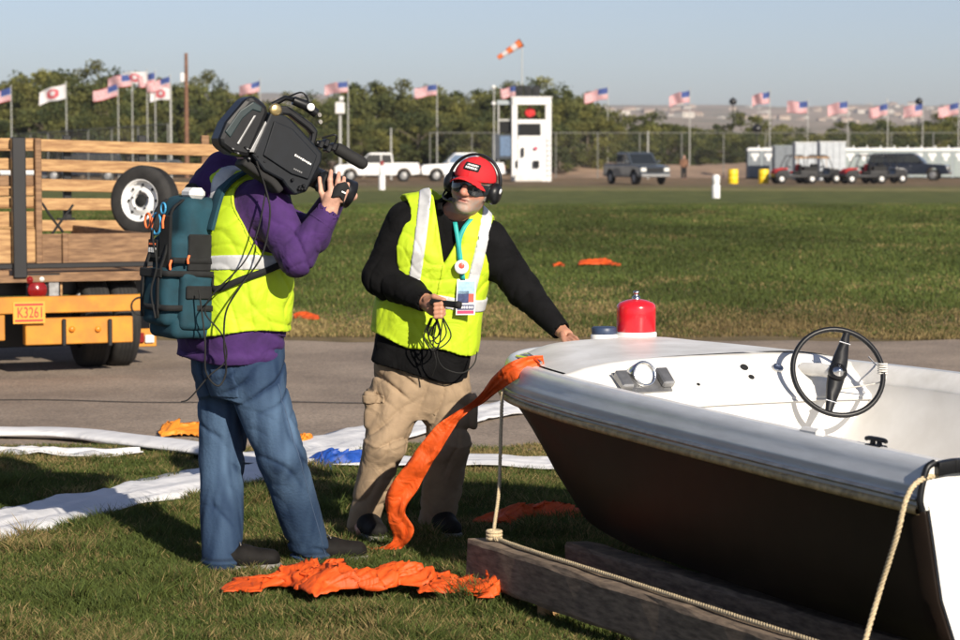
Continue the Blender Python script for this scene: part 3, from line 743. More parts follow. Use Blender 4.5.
# fittings
def cleat(u, v, z, parent, m='black_plastic'):
    b = MB(); c = bp(u, v, z); b.tube(spline([c-BS*.052+BZ*.018, c-BS*.03+BZ*.022, c+BS*.03+BZ*.022, c+BS*.052+BZ*.018], 4), [.004]+[.007]*11+[.004], 8)
    for s in (-1, 1): b.tube([c+BS*.018*s-BZ*.004, c+BS*.014*s+BZ*.022], [.010, .007], 8)
    b.box(c+BZ*.001, (.075, .03, .010), (BS, BP, BZ), b=.003); return b.build('cleat', m, parent)
cleat(2.74, BC-.785, .780, boat); 
for s in (-1, 1):
    b = MB(); b.box(bp(2.44, BC-s*.80, .79), (.10, .035, .03), (BS, BP, BZ), b=.008); b.build('rail_clip', 'gelcoat', boat)
b = MB()                                  # black edge trim over the transom corner and top
tz = rail_z(UE)
path = [bp(UE+.02, BC-.88+.045, tz+.098), bp(UE+.024, BC-.88+.10, tz+.104), bp(UE+.026, BC-.88+.18, tz+.104), bp(UE+.026, BC, tz+.104), bp(UE+.026, BC+.70, tz+.104), bp(UE+.02, BC+.82, tz+.10)]
b.strip(spline(path, 6), BZ*.019+BS*.002, .022); b.build('transom_trim', 'black_plastic', boat, bevel=.008)
b = MB(); b.tube(spline([bp(UE+.012, BC-.88+i-.004, tz+z+.003) for i, z in [(.006,-.02),(-.002,.006),(.002,.04),(.010,.07),(.022,.100),(.045,.112)]], 4), .010, 8); b.build('corner_trim', 'black_plastic', boat)
b = MB(); prq = [(i, z) for i, z in prof]; near = [bp(UE+.008, BC-.88+i, tz+z) for i, z in prq]; far = [bp(UE+.008, BC+.88-i, tz+z) for i, z in prq]
n_ = len(near); b.add(near+far, [(i, i+1, n_+i+1, n_+i) for i in range(n_-1)]); b.build('transom_top', 'gelcoat', boat)
b = MB(); b.box(bp(UE+.022, BC-.62, tz-.13), (.012, .05, .10), (BS, BP, BZ), b=.004); b.build('lifting_eye', 'steel', boat)
# bow: chrome chock and eye, bow light base
b = MB(); c = bp(-.0, BC-.47, .824); b.box(c, (.12, .05, .014), (BS, BP, BZ), b=.005); b.tube(spline([c-BS*.05+BZ*.004, c+BZ*.012, c+BS*.05+BZ*.004], 5), .007, 8); b.build('bow_chock', 'chrome', boat)
b = MB(); c = bp(.26, BC-.575, .80); b.tube([c-BS*.05+BZ*.03, c+BZ*.045, c+BS*.05+BZ*.03], .007, 8); b.build('grab_handle', 'chrome', boat)
# red domed tank and blue cap standing on the far foredeck
c = W(636, 345, 9.98); c[2] = .868; R = .082
t = empty('red_tank', c, 'glossy red domed canister with white base standing on the boat foredeck', 'canister')
b = MB(); b.lathe(c, [(R*1.03, -.02), (R*1.05, .0), (R*1.05, .022), (R*.98, .026)], n=32); b.build('base', 'white_paint', t)
b = MB(); b.lathe(c, [(R*.96, .024), (R, .03), (R, .125), (R*.97, .137), (R*.85, .147), (R*.5, .158), (R*.2, .162), (.001, .162)], n=32); b.build('dome', 'red_paint', t)
b = MB(); b.lathe(c, [(.017, .160), (.017, .172), (.010, .174), (.010, .185), (.014, .187), (.012, .195), (.001, .197)], n=12); b.build('valve', 'chrome', t)
c = W(604, 346, 9.95); c[2] = .866
t = empty('filler_cap', c, 'low navy blue cap on a white collar beside the red canister', 'cap')
b = MB(); b.lathe(c, [(.056, -.012), (.056, .016), (.050, .02)], n=24); b.build('collar', 'white_paint', t)
b = MB(); b.lathe(c, [(.049, .018), (.052, .022), (.052, .046), (.047, .05), (.001, .051)], n=24); b.build('lid', 'navy_plastic', t)
# ---------------------------------------------------------------- timber skids below
def beam(name, lab, u0, u1, v, z, wd, ht, m, skew=0.):
    q = lambda u, vv, zz: bp(u, v+skew*(u-u0)+vv, zz)
    rings = []; r = np.random.RandomState(int(abs(v)*100+7)); n = 24; ang = [(-1, -.8), (-.8, -1), (.8, -1), (1, -.8), (1, .8), (.8, 1), (-.8, 1), (-1, .8)]
    jit = r.uniform(-.004, .004, (n+1, 8, 2))
    for i in range(n+1):
        u = u0+(u1-u0)*i/n; rings.append([q(u+(.006*jit[i, k, 0]/.004 if i in (0, n) else 0), a*wd/2+jit[i, k, 0], z-ht/2+c_*ht/2+jit[i, k, 1]) for k, (a, c_) in enumerate(ang)])
    b = MB(); b.loft(rings, smooth=False); return tag(b.build(name, m), lab, 'beam')
beam('timber_beam', 'long weathered grey timber beam with rope along its top, outside the boat', .575, 3.6, -.405, .220, .085, .160, 'old_timber', -.012)
beam('timber_beam', 'shaded grey timber beam lying directly under the boat hull', .72, 3.3, -.06, .20, .11, .13, 'old_timber')
def block(u, v, z, d, m, lab):
    b = MB(); b.box(bp(u, v, z), d, (BS, BP, BZ), b=.006); tag(b.build('timber_block', m), lab, 'block')
block(1.75, -.02, .075, (.09, .5, .13), 'pale_timber', 'short pale timber block set across between the two beams')
block(.80, -.40, .055, (.05, .04, .13), 'old_timber', 'small grey wood stake under the front end of the outer beam')
block(1.06, -.37, .035, (.05, .07, .07), 'slat_wood', 'small amber wood wedge under the outer beam')
block(.95, .45, .04, (.09, 1.3, .08), 'old_timber', 'dark crosspiece under the bow joining the beams')
# ropes
def twist(path, r, name, lab, m='rope'):
    P = np.array(path); L = np.concatenate([[0], np.cumsum(np.linalg.norm(np.diff(P, axis=0), axis=1))]); n = int(L[-1]/.008)
    Q = np.stack([np.interp(np.linspace(0, L[-1], n), L, P[:, k]) for k in range(3)], 1); t = MB(); s = np.linspace(0, L[-1], n)
    for ph in (0, 2.09, 4.19):
        K = []
        for i in range(n):
            d = norm(Q[min(i+1, n-1)]-Q[max(i-1, 0)]); a = norm(np.cross(d, (.3, .5, .81))); b_ = np.cross(d, a); an = s[i]*2*math.pi/.045+ph
            K.append(Q[i]+r*.55*(math.cos(an)*a+math.sin(an)*b_))
        t.tube(K, r*.62, 5)
    return tag(t.build(name, m, fix=False), lab, 'rope')
e = bp(.67, -.385, .226)
twist(spline([W(532, 362, 9.6), W(519, 364, 9.47), W(508, 372, 9.38), W(503, 390, 9.30), W(501, 430, 9.18), W(499, 490, 9.0), e+BZ*.02, e+BS*.06], 10), .0068, 'bow_rope', 'tan rope from the boat bow down to the end of the grey beam')
twist(spline([bp(.67, -.385, .231), bp(1.0, -.40, .231), bp(1.6, -.405, .231), bp(2.3, -.42, .231), bp(3.3, -.435, .231)], 10), .0075, 'beam_rope', 'tan rope lying along the top of the grey timber beam')
t = MB(); 
for q in range(3): t.tube([e+np.array((math.cos(a)*.025, math.sin(a)*.025, .004+q*.012)) for a in np.linspace(0, 6.3, 10)], .0075, 6)
tag(t.build('rope_knot', 'rope'), 'tan rope knot on the front end of the grey beam', 'knot')
twist(spline([W(985, 472, 6.70), W(945, 475, 6.64), W(921, 480, 6.58), W(907, 497, 6.55), W(897, 535, 6.56), W(880, 590, 6.64), W(864, 645, 6.62), W(854, 680, 6.6)], 10), .0078, 'stern_rope', 'tan rope hanging over the boat side near the transom corner')
# ================================================================ people
def folds(P, seed, amp, fx, fy, fz):
    """soft cloth folds: stretched ridged noise"""
    return amp*(ridge(P*np.array((fx, fy, fz)), seed)-.6)
def shoe(heel, toe, parent, m='shoe_dark', sole='shoe_sole', L=.285):
    heel = np.asarray(heel, float); f = norm((toe-heel)*np.array((1, 1, 0))); s = np.cross(f, (0, 0, 1)); z = np.array((0, 0, 1.))
    def up(P):
        d = U([rc(P, heel+z*.055+f*.035, heel+f*(L*.45)+z*.055, .042, .043), rc(P, heel+f*L*.45+z*.05, heel+f*(L-.05)+z*.043, .046, .038, s, 1.12), rc(P, heel+f*.05+z*.07, heel+f*.045+z*.10, .036, .034)], .03)
        return np.maximum(d, heel[2]+.018-P[:, 2])
    def so(P):
        d = U([rc(P, heel+f*.04, heel+f*L*.45, .044, .044), rc(P, heel+f*L*.45, heel+f*(L-.045), .047, .044, s, 1.12)], .02)
        return np.maximum(d, np.abs(P[:, 2]-heel[2]-.012)-.014)
    lo = np.minimum(heel, heel+f*L)-.08; hi = np.maximum(heel, heel+f*L)+.08; lo[2] = heel[2]-.02; hi[2] = heel[2]+.19
    o = solid('shoe', up, lo, hi, .006, m, parent); solid('sole', so, lo, hi, .006, sole, o)
    t = MB()
    for k in range(4):
        c = heel+f*(L*.40+.022*k)+z*(.105-.012*k); t.tube([c-s*.028, c+z*.006, c+s*.028], .003, 5)
    t.build('laces', sole, o); return o
def head_prims(P, c, hx, hy, hz):
    q = P-c; X, Y, Z = q@hx, q@hy, q@hz; Q = np.stack([X, Y, Z], 1); A = np.stack([np.abs(X), Y, Z], 1)
    d = ell(Q, (0, -.014, .032), (.077, .097, .090)); d = smin(d, ell(Q, (0, .018, -.045), (.062, .072, .066)), .03)
    d = smin(d, ell(Q, (0, .062, -.092), (.026, .026, .020)), .03); d = smin(d, rc(A, (.036, .060, -.018), (.046, .045, -.03), .022, .02), .03)
    d = smin(d, rc(A, (0.004, .082, .022), (.04, .070, .020), .013, .012), .015)
    d = smin(d, rc(Q, (0, .088, .012), (0, .112, -.026), .010, .0155), .012); d = smin(d, ell(A, (.013, .098, -.030), (.010, .012, .009)), .008)
    d = smin(d, ell(Q, (0, .084, -.054), (.026, .012, .0055)), .006); d = smin(d, ell(Q, (0, .082, -.066), (.023, .012, .0065)), .006)
    d = smax(d, -ell(Q, (0, .098, -.0598), (.024, .014, .0022)), .004)
    d = smax(d, -ell(A, (.032, .088, .002), (.017, .012, .009)), .012); d = smin(d, ell(A, (.031, .071, .001), (.013, .013, .012)), .004)
    d = smin(d, ell(A, (.079, -.006, -.006), (.010, .020, .032)), .008); return d, Q
# ---------------------------------------------------------------- the camera operator
def operator():
    ph = math.radians(35); F = np.array((math.cos(ph), math.sin(ph), 0)); R = np.array((math.sin(ph), -math.cos(ph), 0)); Z = np.array((0, 0, 1.))
    PC = W(238, 362, 9.36); hR, hL = PC+R*.095+F*.01, PC-R*.095
    kR, aR = W(281, 456, 9.26), W(312, 556, 9.46); kL, aL = W(222, 458, 9.42), W(222, 562, 9.30)
    root = empty('person', (PC[0], PC[1], 0), 'person in purple hoodie, yellow vest and blue jeans shouldering a video camera', 'person')
    hem = W(231, 352, 9.36); chest = W(238, 225, 9.32); sh = W(240, 190, 9.32); neck = W(243, 176, 9.34); head = W(249, 148, 9.46)
    sR, sL = sh+R*.195-Z*.03, sh-R*.195-Z*.03; eR, wR = W(296, 258, 9.03), W(328, 212, 9.05); eL, wL = W(312, 236, 9.46), W(335, 196, 9.30)
    hx, hy, hz = R, F, Z
    thumb = [W(325, 203, 9.05), W(321, 192, 9.04), W(319.5, 178, 9.05)]
    fing = [[W(331, 193, 9.03), W(330, 180, 9.03), W(331, 171, 9.06)], [W(336, 194, 9.03), W(338, 181, 9.03), W(339, 173, 9.06)], [W(340, 196, 9.03), W(343, 186, 9.03), W(344, 178, 9.06)], [W(342, 200, 9.04), W(346, 191, 9.04), W(348, 184, 9.06)]]
    def body(P):
        d = torso(P, [(hem-Z*.05, .16, .12), (chest, .17, .11), (sh, .15, .08), (neck, .06, .06)], R, F)
        d = U([d, rc(P, hR, kR, .08, .055), rc(P, kR, aR+Z*.05, .055, .04), rc(P, hL, kL, .08, .055), rc(P, kL, aL+Z*.05, .055, .04),
               rc(P, aR+Z*.05, aR+F*.12-Z*.005, .035, .025), rc(P, aL+Z*.05, aL+F*.12+Z*.0, .035, .025),
               rc(P, sR, eR, .05, .04), rc(P, eR, wR, .04, .028), rc(P, sL, eL, .05, .04), rc(P, eL, wL, .04, .028), rc(P, sh, neck+Z*.05, .07, .055), rc(P, wL, wL+F*.08, .03, .02)], .03)
        h_, Q = head_prims(P, head, hx, hy, hz); d = smin(d, h_, .015)
        d = smin(d, rc(P, wR, W(333, 197, 9.045), .028, .030, F, 1.25), .02)
        for p in [thumb]+fing:
            d = smin(d, smin(rc(P, p[0], p[1], .0115, .010), rc(P, p[1], p[2], .010, .0075), .004), .007)
        return d
    allp = np.array([hR, hL, kR, aR, kL, aL, sR, sL, eR, wR, eL, wL, head]); lo, hi = allp.min(0)-.2, allp.max(0)+.2; lo[2] = .0
    b = solid('body', body, lo, hi, .0055, 'skin', root)
    def hair(P): d, Q = head_prims(P, head, hx, hy, hz); return np.maximum(np.maximum(d-.012, Q[:, 1]-.045-.3*Q[:, 2]), -.02-Q[:, 2]+.3*Q[:, 1])
    solid('hair', hair, head-.16, head+.16, .008, 'grey_hair', b)
    # jeans
    def jf(P):
        zz = P[:, 2]; low = np.exp(-((zz-.10)/.11)**2); kn = np.exp(-((zz-.47)/.12)**2); hp = np.exp(-((zz-.74)/.09)**2)
        a = crease(P, (.25, .1, 1), .052, 3, 2.2)*low; b_ = crease(P, (.55, .3, 1), .075, 4, 2.5)*kn; c = crease(P, (-.8, -.3, 1), .065, 5, 2.5)*hp; e = crease(P, (1, .5, .3), .10, 6, 3.)
        return .024*a+.015*b_+.015*c+.007*e, np.clip(a+b_+c+.5*e, 0, 1)
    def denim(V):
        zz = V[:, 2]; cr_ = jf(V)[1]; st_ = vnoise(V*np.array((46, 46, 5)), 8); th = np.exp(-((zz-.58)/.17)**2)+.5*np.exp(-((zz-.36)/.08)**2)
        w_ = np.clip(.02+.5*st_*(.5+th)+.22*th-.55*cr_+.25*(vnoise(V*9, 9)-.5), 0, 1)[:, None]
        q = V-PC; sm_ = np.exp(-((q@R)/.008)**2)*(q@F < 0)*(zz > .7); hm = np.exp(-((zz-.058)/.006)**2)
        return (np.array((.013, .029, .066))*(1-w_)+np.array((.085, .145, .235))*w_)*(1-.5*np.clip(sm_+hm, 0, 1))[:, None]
    def jeans(P):
        pel = torso(P, [(PC-Z*.13, .15, .13), (PC-Z*.04, .192, .165), (PC+Z*.06, .195, .17), (PC+Z*.14, .19, .165)], R, F)
        lr = smin(rc(P, hR-Z*.03, kR, .118, .094), rc(P, kR, aR+Z*.0, .094, .080), .02); ll = smin(rc(P, hL-Z*.03, kL, .118, .090), rc(P, kL, aL+Z*.0, .090, .080), .02)
        d = smin(smin(lr, ll, .012), pel, .045)
        q = P-PC; x = q@R; seat = np.abs(x)+.35*np.abs(q[:, 2]+.08); d = d+.010*np.exp(-(x/.012)**2)*(q@F < 0)*(q[:, 2] < .08)*(q[:, 2] > -.16)
        zz = P[:, 2]
        low = np.exp(-((zz-.10)/.10)**2); kn = np.exp(-((zz-.48)/.13)**2); hp = np.exp(-((zz-.74)/.10)**2)
        d = d+jf(P)[0]+folds(P, 6, .006, 14, 14, 5)
        d = d-.006*np.exp(-((zz-.045)/.008)**2)
        return np.maximum(np.maximum(d, .018-zz), zz-(PC[2]+.12))
    lo = np.minimum(PC, np.minimum(aR, aL))-.26; hi = np.maximum(PC, np.maximum(aR, kR))+.22; lo[2] = 0
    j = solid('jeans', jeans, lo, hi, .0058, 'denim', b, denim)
    # seams and back pocket stitched on
    mat('stitch', (.05, .08, .14), .8, .1, 30)
    def pocket(P):
        q = P-PC; x, z = q@R, q[:, 2]; pk = np.maximum(np.abs(x-.095)-.066+.12*np.maximum(-z-.06, 0), np.maximum(z-.02, -.125-z))
        return np.maximum(np.maximum(jeans(P)-.0045, pk), q@F)
    solid('back_pocket', pocket, PC-.28, PC+.28, .0065, 'denim', j, denim)
    for hp_, kn_, an_ in ((hR, kR, aR),):
        pts = []
        for t in np.linspace(.1, 1, 40):
            a = hp_+(kn_-hp_)*t*2 if t < .5 else kn_+(an_-kn_)*(t*2-1); dr = norm(R*.9+F*.25); lo_, hi_ = 0., .22
            for _ in range(14):
                m_ = (lo_+hi_)/2
                if jeans((a+dr*m_)[None])[0] < 0: lo_ = m_
                else: hi_ = m_
            pts.append(a+dr*lo_)
        t = MB(); t.tube(pts, .0018, 5); t.build('side_seam', 'stitch', j)
    shoe(np.array((aR[0], aR[1], .006))-F*.05, np.array((aR[0], aR[1], 0))+F*.2+R*.06, b); shoe(np.array((aL[0], aL[1], .006))-F*.05, np.array((aL[0], aL[1], 0))+F*.2+R*.10, b)
    # hoodie
    st = [(hem-Z*.035, .222, .178), (hem+Z*.02, .232, .19), (hem+Z*.09, .240, .20), (W(236, 290, 9.35), .238, .19), (chest, .235, .165), (sh-Z*.01, .20, .125), (neck, .10, .095)]
    def arms(P):
        r_ = smin(rc(P, sR, eR, .088, .070), rc(P, eR, wR, .070, .047), .02); l_ = smin(rc(P, sL, eL, .088, .070), rc(P, eL, wL, .070, .047), .02)
        e1 = np.exp(-(((P-eR)**2).sum(1))/.018); ax = norm(wR-eR)
        fw_ = np.clip(np.linalg.norm(P-wR, axis=1)/.05-.6, 0, 1); r_ = r_+fw_*(.006*crease(P, eR-sR, .07, 21, 3., .9)*e1+.004*crease(P, (wR-eR)+.12*np.array((1., .5, -.4)), .07, 22, 3., .9)*(.3+e1)+.009*crease(P, (.8, .2, .6), .09, 25, 3., 1.))
        return r_, l_
    def tor(P): return torso(P, st, R, F, pw=2.3)
    def hoodie(P):
        r_, l_ = arms(P); d = tor(P)+folds(P, 23, .008, 8, 8, 12)+.012*crease(P, (.3, .1, 1), .05, 24, 2.2)
        d = smin(d, smin(r_, l_, .01), .05)
        d = smin(d, rc(P, W(207, 188, 9.30), W(222, 165, 9.33), .065, .055, R, 1.5), .05); d = smin(d, ell(P, W(246, 172, 9.36), (.085, .085, .055)), .04)
        d = d-.006*np.exp(-((P[:, 2]-hem[2]+.01)/.02)**2)
        d = np.maximum(d, -(rc(P, wR+norm(wR-eR)*.006, wR+norm(wR-eR)*.1, .042, .06)))
        return np.maximum(d, (hem[2]-.03)+.02*np.sin(P[:, 0]*9)-P[:, 2])
    ap = np.array([sR, sL, eR, wR, eL, wL, hem, neck]); lo, hi = ap.min(0)-.28, ap.max(0)+.16; lo[2] = hem[2]-.06; hi[2] = 1.68
    hd = solid('hoodie', hoodie, lo, hi, .0065, 'purple', b)
    t = MB(); c = wR; ax = norm(wR-eR); f_, s_, u_ = frame(ax)
    t.tube([c-ax*.045+.049*(math.cos(a)*s_+math.sin(a)*u_) for a in np.linspace(0, 6.283, 20)], .004, 6, cap=False); t.build('cuff_seam', 'purple', hd)
    # vest
    ahR = lambda P: rc(P, sR+R*.02+Z*.00, sR+(eR-sR)*.75, .128, .115); ahL = lambda P: rc(P, sL, sL-R*.2-Z*.1, .12, .15)
    def vest(P, t=.016):
        d = smin(tor(P), ell(P, W(228, 182, 9.32), (.10, .10, .05)), .05)+folds(P+.3*P[:, [2, 2, 0]], 31, .009, 8, 8, 5)+.006*crease(P, (.9, .4, .45), .11, 32, 3.5, 1.2, 4)+.004*crease(P, (.2, .5, 1), .12, 33, 4., 1.4, 5)-t
        d = smax(d, -ahR(P), .012); d = smax(d, -ahL(P), .012)
        d = np.maximum(d, -ell(P, W(243, 165, 9.36), (.10, .10, .09)))
        return np.maximum(d, W(230, 331, 9.3)[2]+.012*np.sin(P[:, 0]*14+1)-P[:, 2])
    v = solid('safety_vest', vest, lo, hi, .0065, 'hivis', b)
    zb = W(250, 265, 9.2)[2]
    def band(P):
        x = (P-hem)@R; return np.maximum(vest(P, .0205), np.abs(P[:, 2]-zb-.05*x+.02*(P-hem)@F)-.028)
    solid('reflective_band', band, lo, hi, .0065, 'reflect', v)
    def vert(P):
        x = (P-hem)@R; dd = np.minimum(np.abs(x-.115), np.abs(x+.115))-.026
        return np.maximum(np.maximum(vest(P, .0205), dd), zb-P[:, 2])
    solid('reflective_stripe', vert, lo, hi, .0065, 'reflect', v)
    def trim(P): return np.maximum(np.maximum(vest(P, .020), ahR(P)-.011), -(ahR(P)-.001))
    solid('armhole_binding', trim, lo, hi, .006, 'hivis', v)
    return dict(F=F, R=R, Z=Z, tor=tor, vest=vest, sh=sh, hem=hem, sR=sR, chest=chest)
OP = operator()
# ---------------------------------------------------------------- shoulder camera
def video_camera():
    C = W(282, 150, 9.06); pc, pp = math.radians(25), math.radians(25)
    f = np.array((math.cos(pc)*math.cos(pp), math.sin(pc)*math.cos(pp), -math.sin(pp))); r = norm(np.cross(f, (0, 0, 1))); u = np.cross(r, f); Rm = (f, r, u)
    q = lambda a, b, c: C+a*.96*f+b*1.1*r+(c*1.22-.006)*u
    root = empty('video_camera', C, 'black shoulder video camera with fuzzy microphone held by the person in purple', 'video camera')
    def poly(name, pts, wd, m, rr=0., bev=.008, parent=root):
        b = MB(); b.prism(pts, q(0, rr, 0), f*.96, u*1.22, r*1.1, wd); return b.build(name, m, parent, bevel=bev)
    body = poly('camera_body', [(-.125,.088),(-.06,.098),(-.03,.094),(.135,.046),(.148,.02),(.140,-.085),(.10,-.112),(.055,-.10),(.03,-.088),(-.055,-.086),(-.085,-.075),(-.125,-.06)], .115, 'camera_grey')
    poly('side_panel', [(-.10,.066),(-.02,.07),(.118,.030),(.124,-.05),(.05,-.058),(-.085,-.045)], .012, 'camera_grey', .059, .004, body)
    # lettering stripe
    b = MB()
    for k in range(9): b.box(q(.034+k*.0088, .0658, .000+(-.0005*k)), (.0062, .001, .0085 if k in (0, 4, 7) else .0062), Rm)
    b.build('maker_name', 'loo_white', body)
    b = MB()
    for k in range(5): b.box(q(.052+k*.008, .0658, -.04), (.005, .001, .005), Rm)
    b.build('model_name', 'steel', body)
    bt = poly('battery', [(-.27,-.055),(-.272,.0),(-.235,.095),(-.205,.112),(-.14,.10),(-.128,.08),(-.128,-.07),(-.20,-.082),(-.255,-.075)], .105, 'black_plastic', bev=.02)
    poly('battery_panel', [(-.262,-.03),(-.24,.05),(-.205,.092),(-.165,.09),(-.16,.072),(-.195,.068),(-.218,.03),(-.232,-.04)], .109, 'camera_teal', .002, .004, bt)
    poly('latch_strip', [(-.182,.055),(-.172,.058),(-.19,-.048),(-.20,-.048)], .112, 'steel', .002, .003, bt)
    poly('latch_strip', [(-.132,.055),(-.122,.05),(-.124,-.05),(-.142,-.055)], .126, 'steel', .0, .003, body)
    poly('carrying_handle', [(-.10,.085),(-.085,.125),(-.05,.136),(.07,.122),(.105,.108),(.118,.06),(.098,.055),(.086,.092),(.06,.099),(-.03,.112),(-.055,.105),(-.07,.085)], .036, 'black_plastic', -.01)
    b = MB(); b.lathe(q(-.11, .048, .10), [(.022, -.01), (.024, .01), (.016, .014), (.001, .015)], r, 16); b.build('audio_dial', 'gold_disc', root)
    # viewfinder arm, eyepiece and small top gear
    b = MB(); b.tube([q(-.05, .03, .155), q(.005, .035, .158), q(.055, .035, .150)], [.017, .020, .018], 12); vf = b.build('viewfinder', 'black_plastic', root)
    b = MB(); b.lathe(q(.018, .05, .157), [(.015, 0), (.015, .008), (.009, .009)], r, 12); b.build('viewfinder_knob', 'loo_white', vf)
    for a in (.070, .085): b = MB(); b.lathe(q(a, .035, .150-(a-.07)*1.2), [(.008, -.006), (.010, 0), (.008, .006)], r, 10); b.build('viewfinder_knob', 'shoe_sole', vf)
    b = MB(); b.tube([q(-.11, .0, .118), q(-.075, .01, .155), q(-.05, .03, .157)], .010, 8); b.tube(spline([q(-.07, .02, .16), q(-.04, .05, .185), q(-.005, .05, .175), q(.0, .04, .16)], 5), .0035, 5); b.build('viewfinder_arm', 'black_plastic', vf)
    # microphone
    b = MB(); b.tube([q(.19, .03, .082), q(.2, .03, .082), q(.315, .03, .076), q(.33, .03, .0755), q(.337, .03, .075)], [.020, .024, .024, .020, .010], 14); b.build('microphone', 'rubber', root)
    b = MB(); b.tube([q(.11, .02, .07), q(.19, .03, .080)], .012, 8)
    for k in range(4): b.box(q(.125+.018*k, .025, .070+.012*(k % 2)), (.02, .04, .03), Rm, b=.004)
    b.tube(spline([q(.12, .03, .09), q(.16, .05, .115), q(.175, .04, .09)], 5), .004, 5); b.build('microphone_clamp', 'black_plastic', root)
    # lens
    b = MB(); b.lathe(q(.13, -.005, -.025), [(.046, 0), (.046, .03), (.040, .035), (.042, .10), (.048, .105), (.052, .17), (.056, .20), (.050, .20), (.048, .17)], f, 24); ln = b.build('lens_barrel', 'black_plastic', root)
    b = MB(); b.lathe(q(.13, -.005, -.025), [(.045, .172), (.02, .182), (.001, .184)], f, 20); b.build('lens_glass', 'lens_glass', ln)
    b = MB(); b.box(q(.225, .052, -.035), (.12, .045, .085), Rm, b=.014); b.build('zoom_grip', 'black_plastic', ln)
    b = MB(); P = spline([q(.215, .075, -.058), q(.225, .115, -.05), q(.245, .122, -.038), q(.275, .105, -.05), q(.285, .08, -.06)], 5); b.strip(P, u*.030, .010); b.build('hand_strap', 'dark_cloth', ln, bevel=.003)
    b = MB(); b.box(q(.252, .128, -.046), (.018, .002, .006), Rm); b.build('strap_mark', 'loo_white', ln)
    # shoulder pad and switches
    b = MB(); P = [q(-.14, 0, -.085), q(-.06, 0, -.095), q(.0, 0, -.10), q(.05, 0, -.118)]; b.strip(spline(P, 4), r*.05, .03); b.build('shoulder_pad', 'rubber', root, bevel=.008)
    rr = random.Random(2)
    for k in range(14):
        b = MB(); b.box(q(-.22+rr.uniform(0, .16), .054, -.055+rr.uniform(-.025, .012)), (.010, .012, .007), Rm, b=.002); b.build('switch', rr.choice(['steel', 'black_plastic', 'black_plastic']), body)
    for k in range(6):
        b = MB(); b.lathe(q(.08+rr.uniform(-.03, .05), .058, -.085+rr.uniform(-.012, .02)), [(.006, 0), (.006, .012), (.003, .014)], r, 8); b.build('switch', rr.choice(['chrome', 'black_plastic']), body)
    # cable looping down the back
    A = q(-.10, .06, -.07); t = MB()
    t.tube(spline([A, W(266, 190, 8.98), W(270, 215, 8.97), W(262, 255, 8.98), W(240, 287, 8.97), W(226, 312, 8.99), W(224, 345, 9.02), W(226, 372, 9.06), W(218, 386, 9.05), W(206, 372, 9.03), W(205, 340, 9.01), W(199, 290, 9.02)], 8), .0036, 6)
    t.tube(spline([W(266, 190, 8.99), W(258, 230, 8.98), W(244, 262, 8.97), W(215, 292, 8.98), W(205, 312, 9.0), W(222, 335, 9.02), W(226, 360, 9.05), W(209, 376, 9.05), W(190, 398, 9.06), W(181, 402, 9.06)], 8), .003, 6)
    tag(t.build('camera_cable', 'rubber', fix=False), 'thin black cable hanging from the video camera down the hoodie', 'cable')
video_camera()
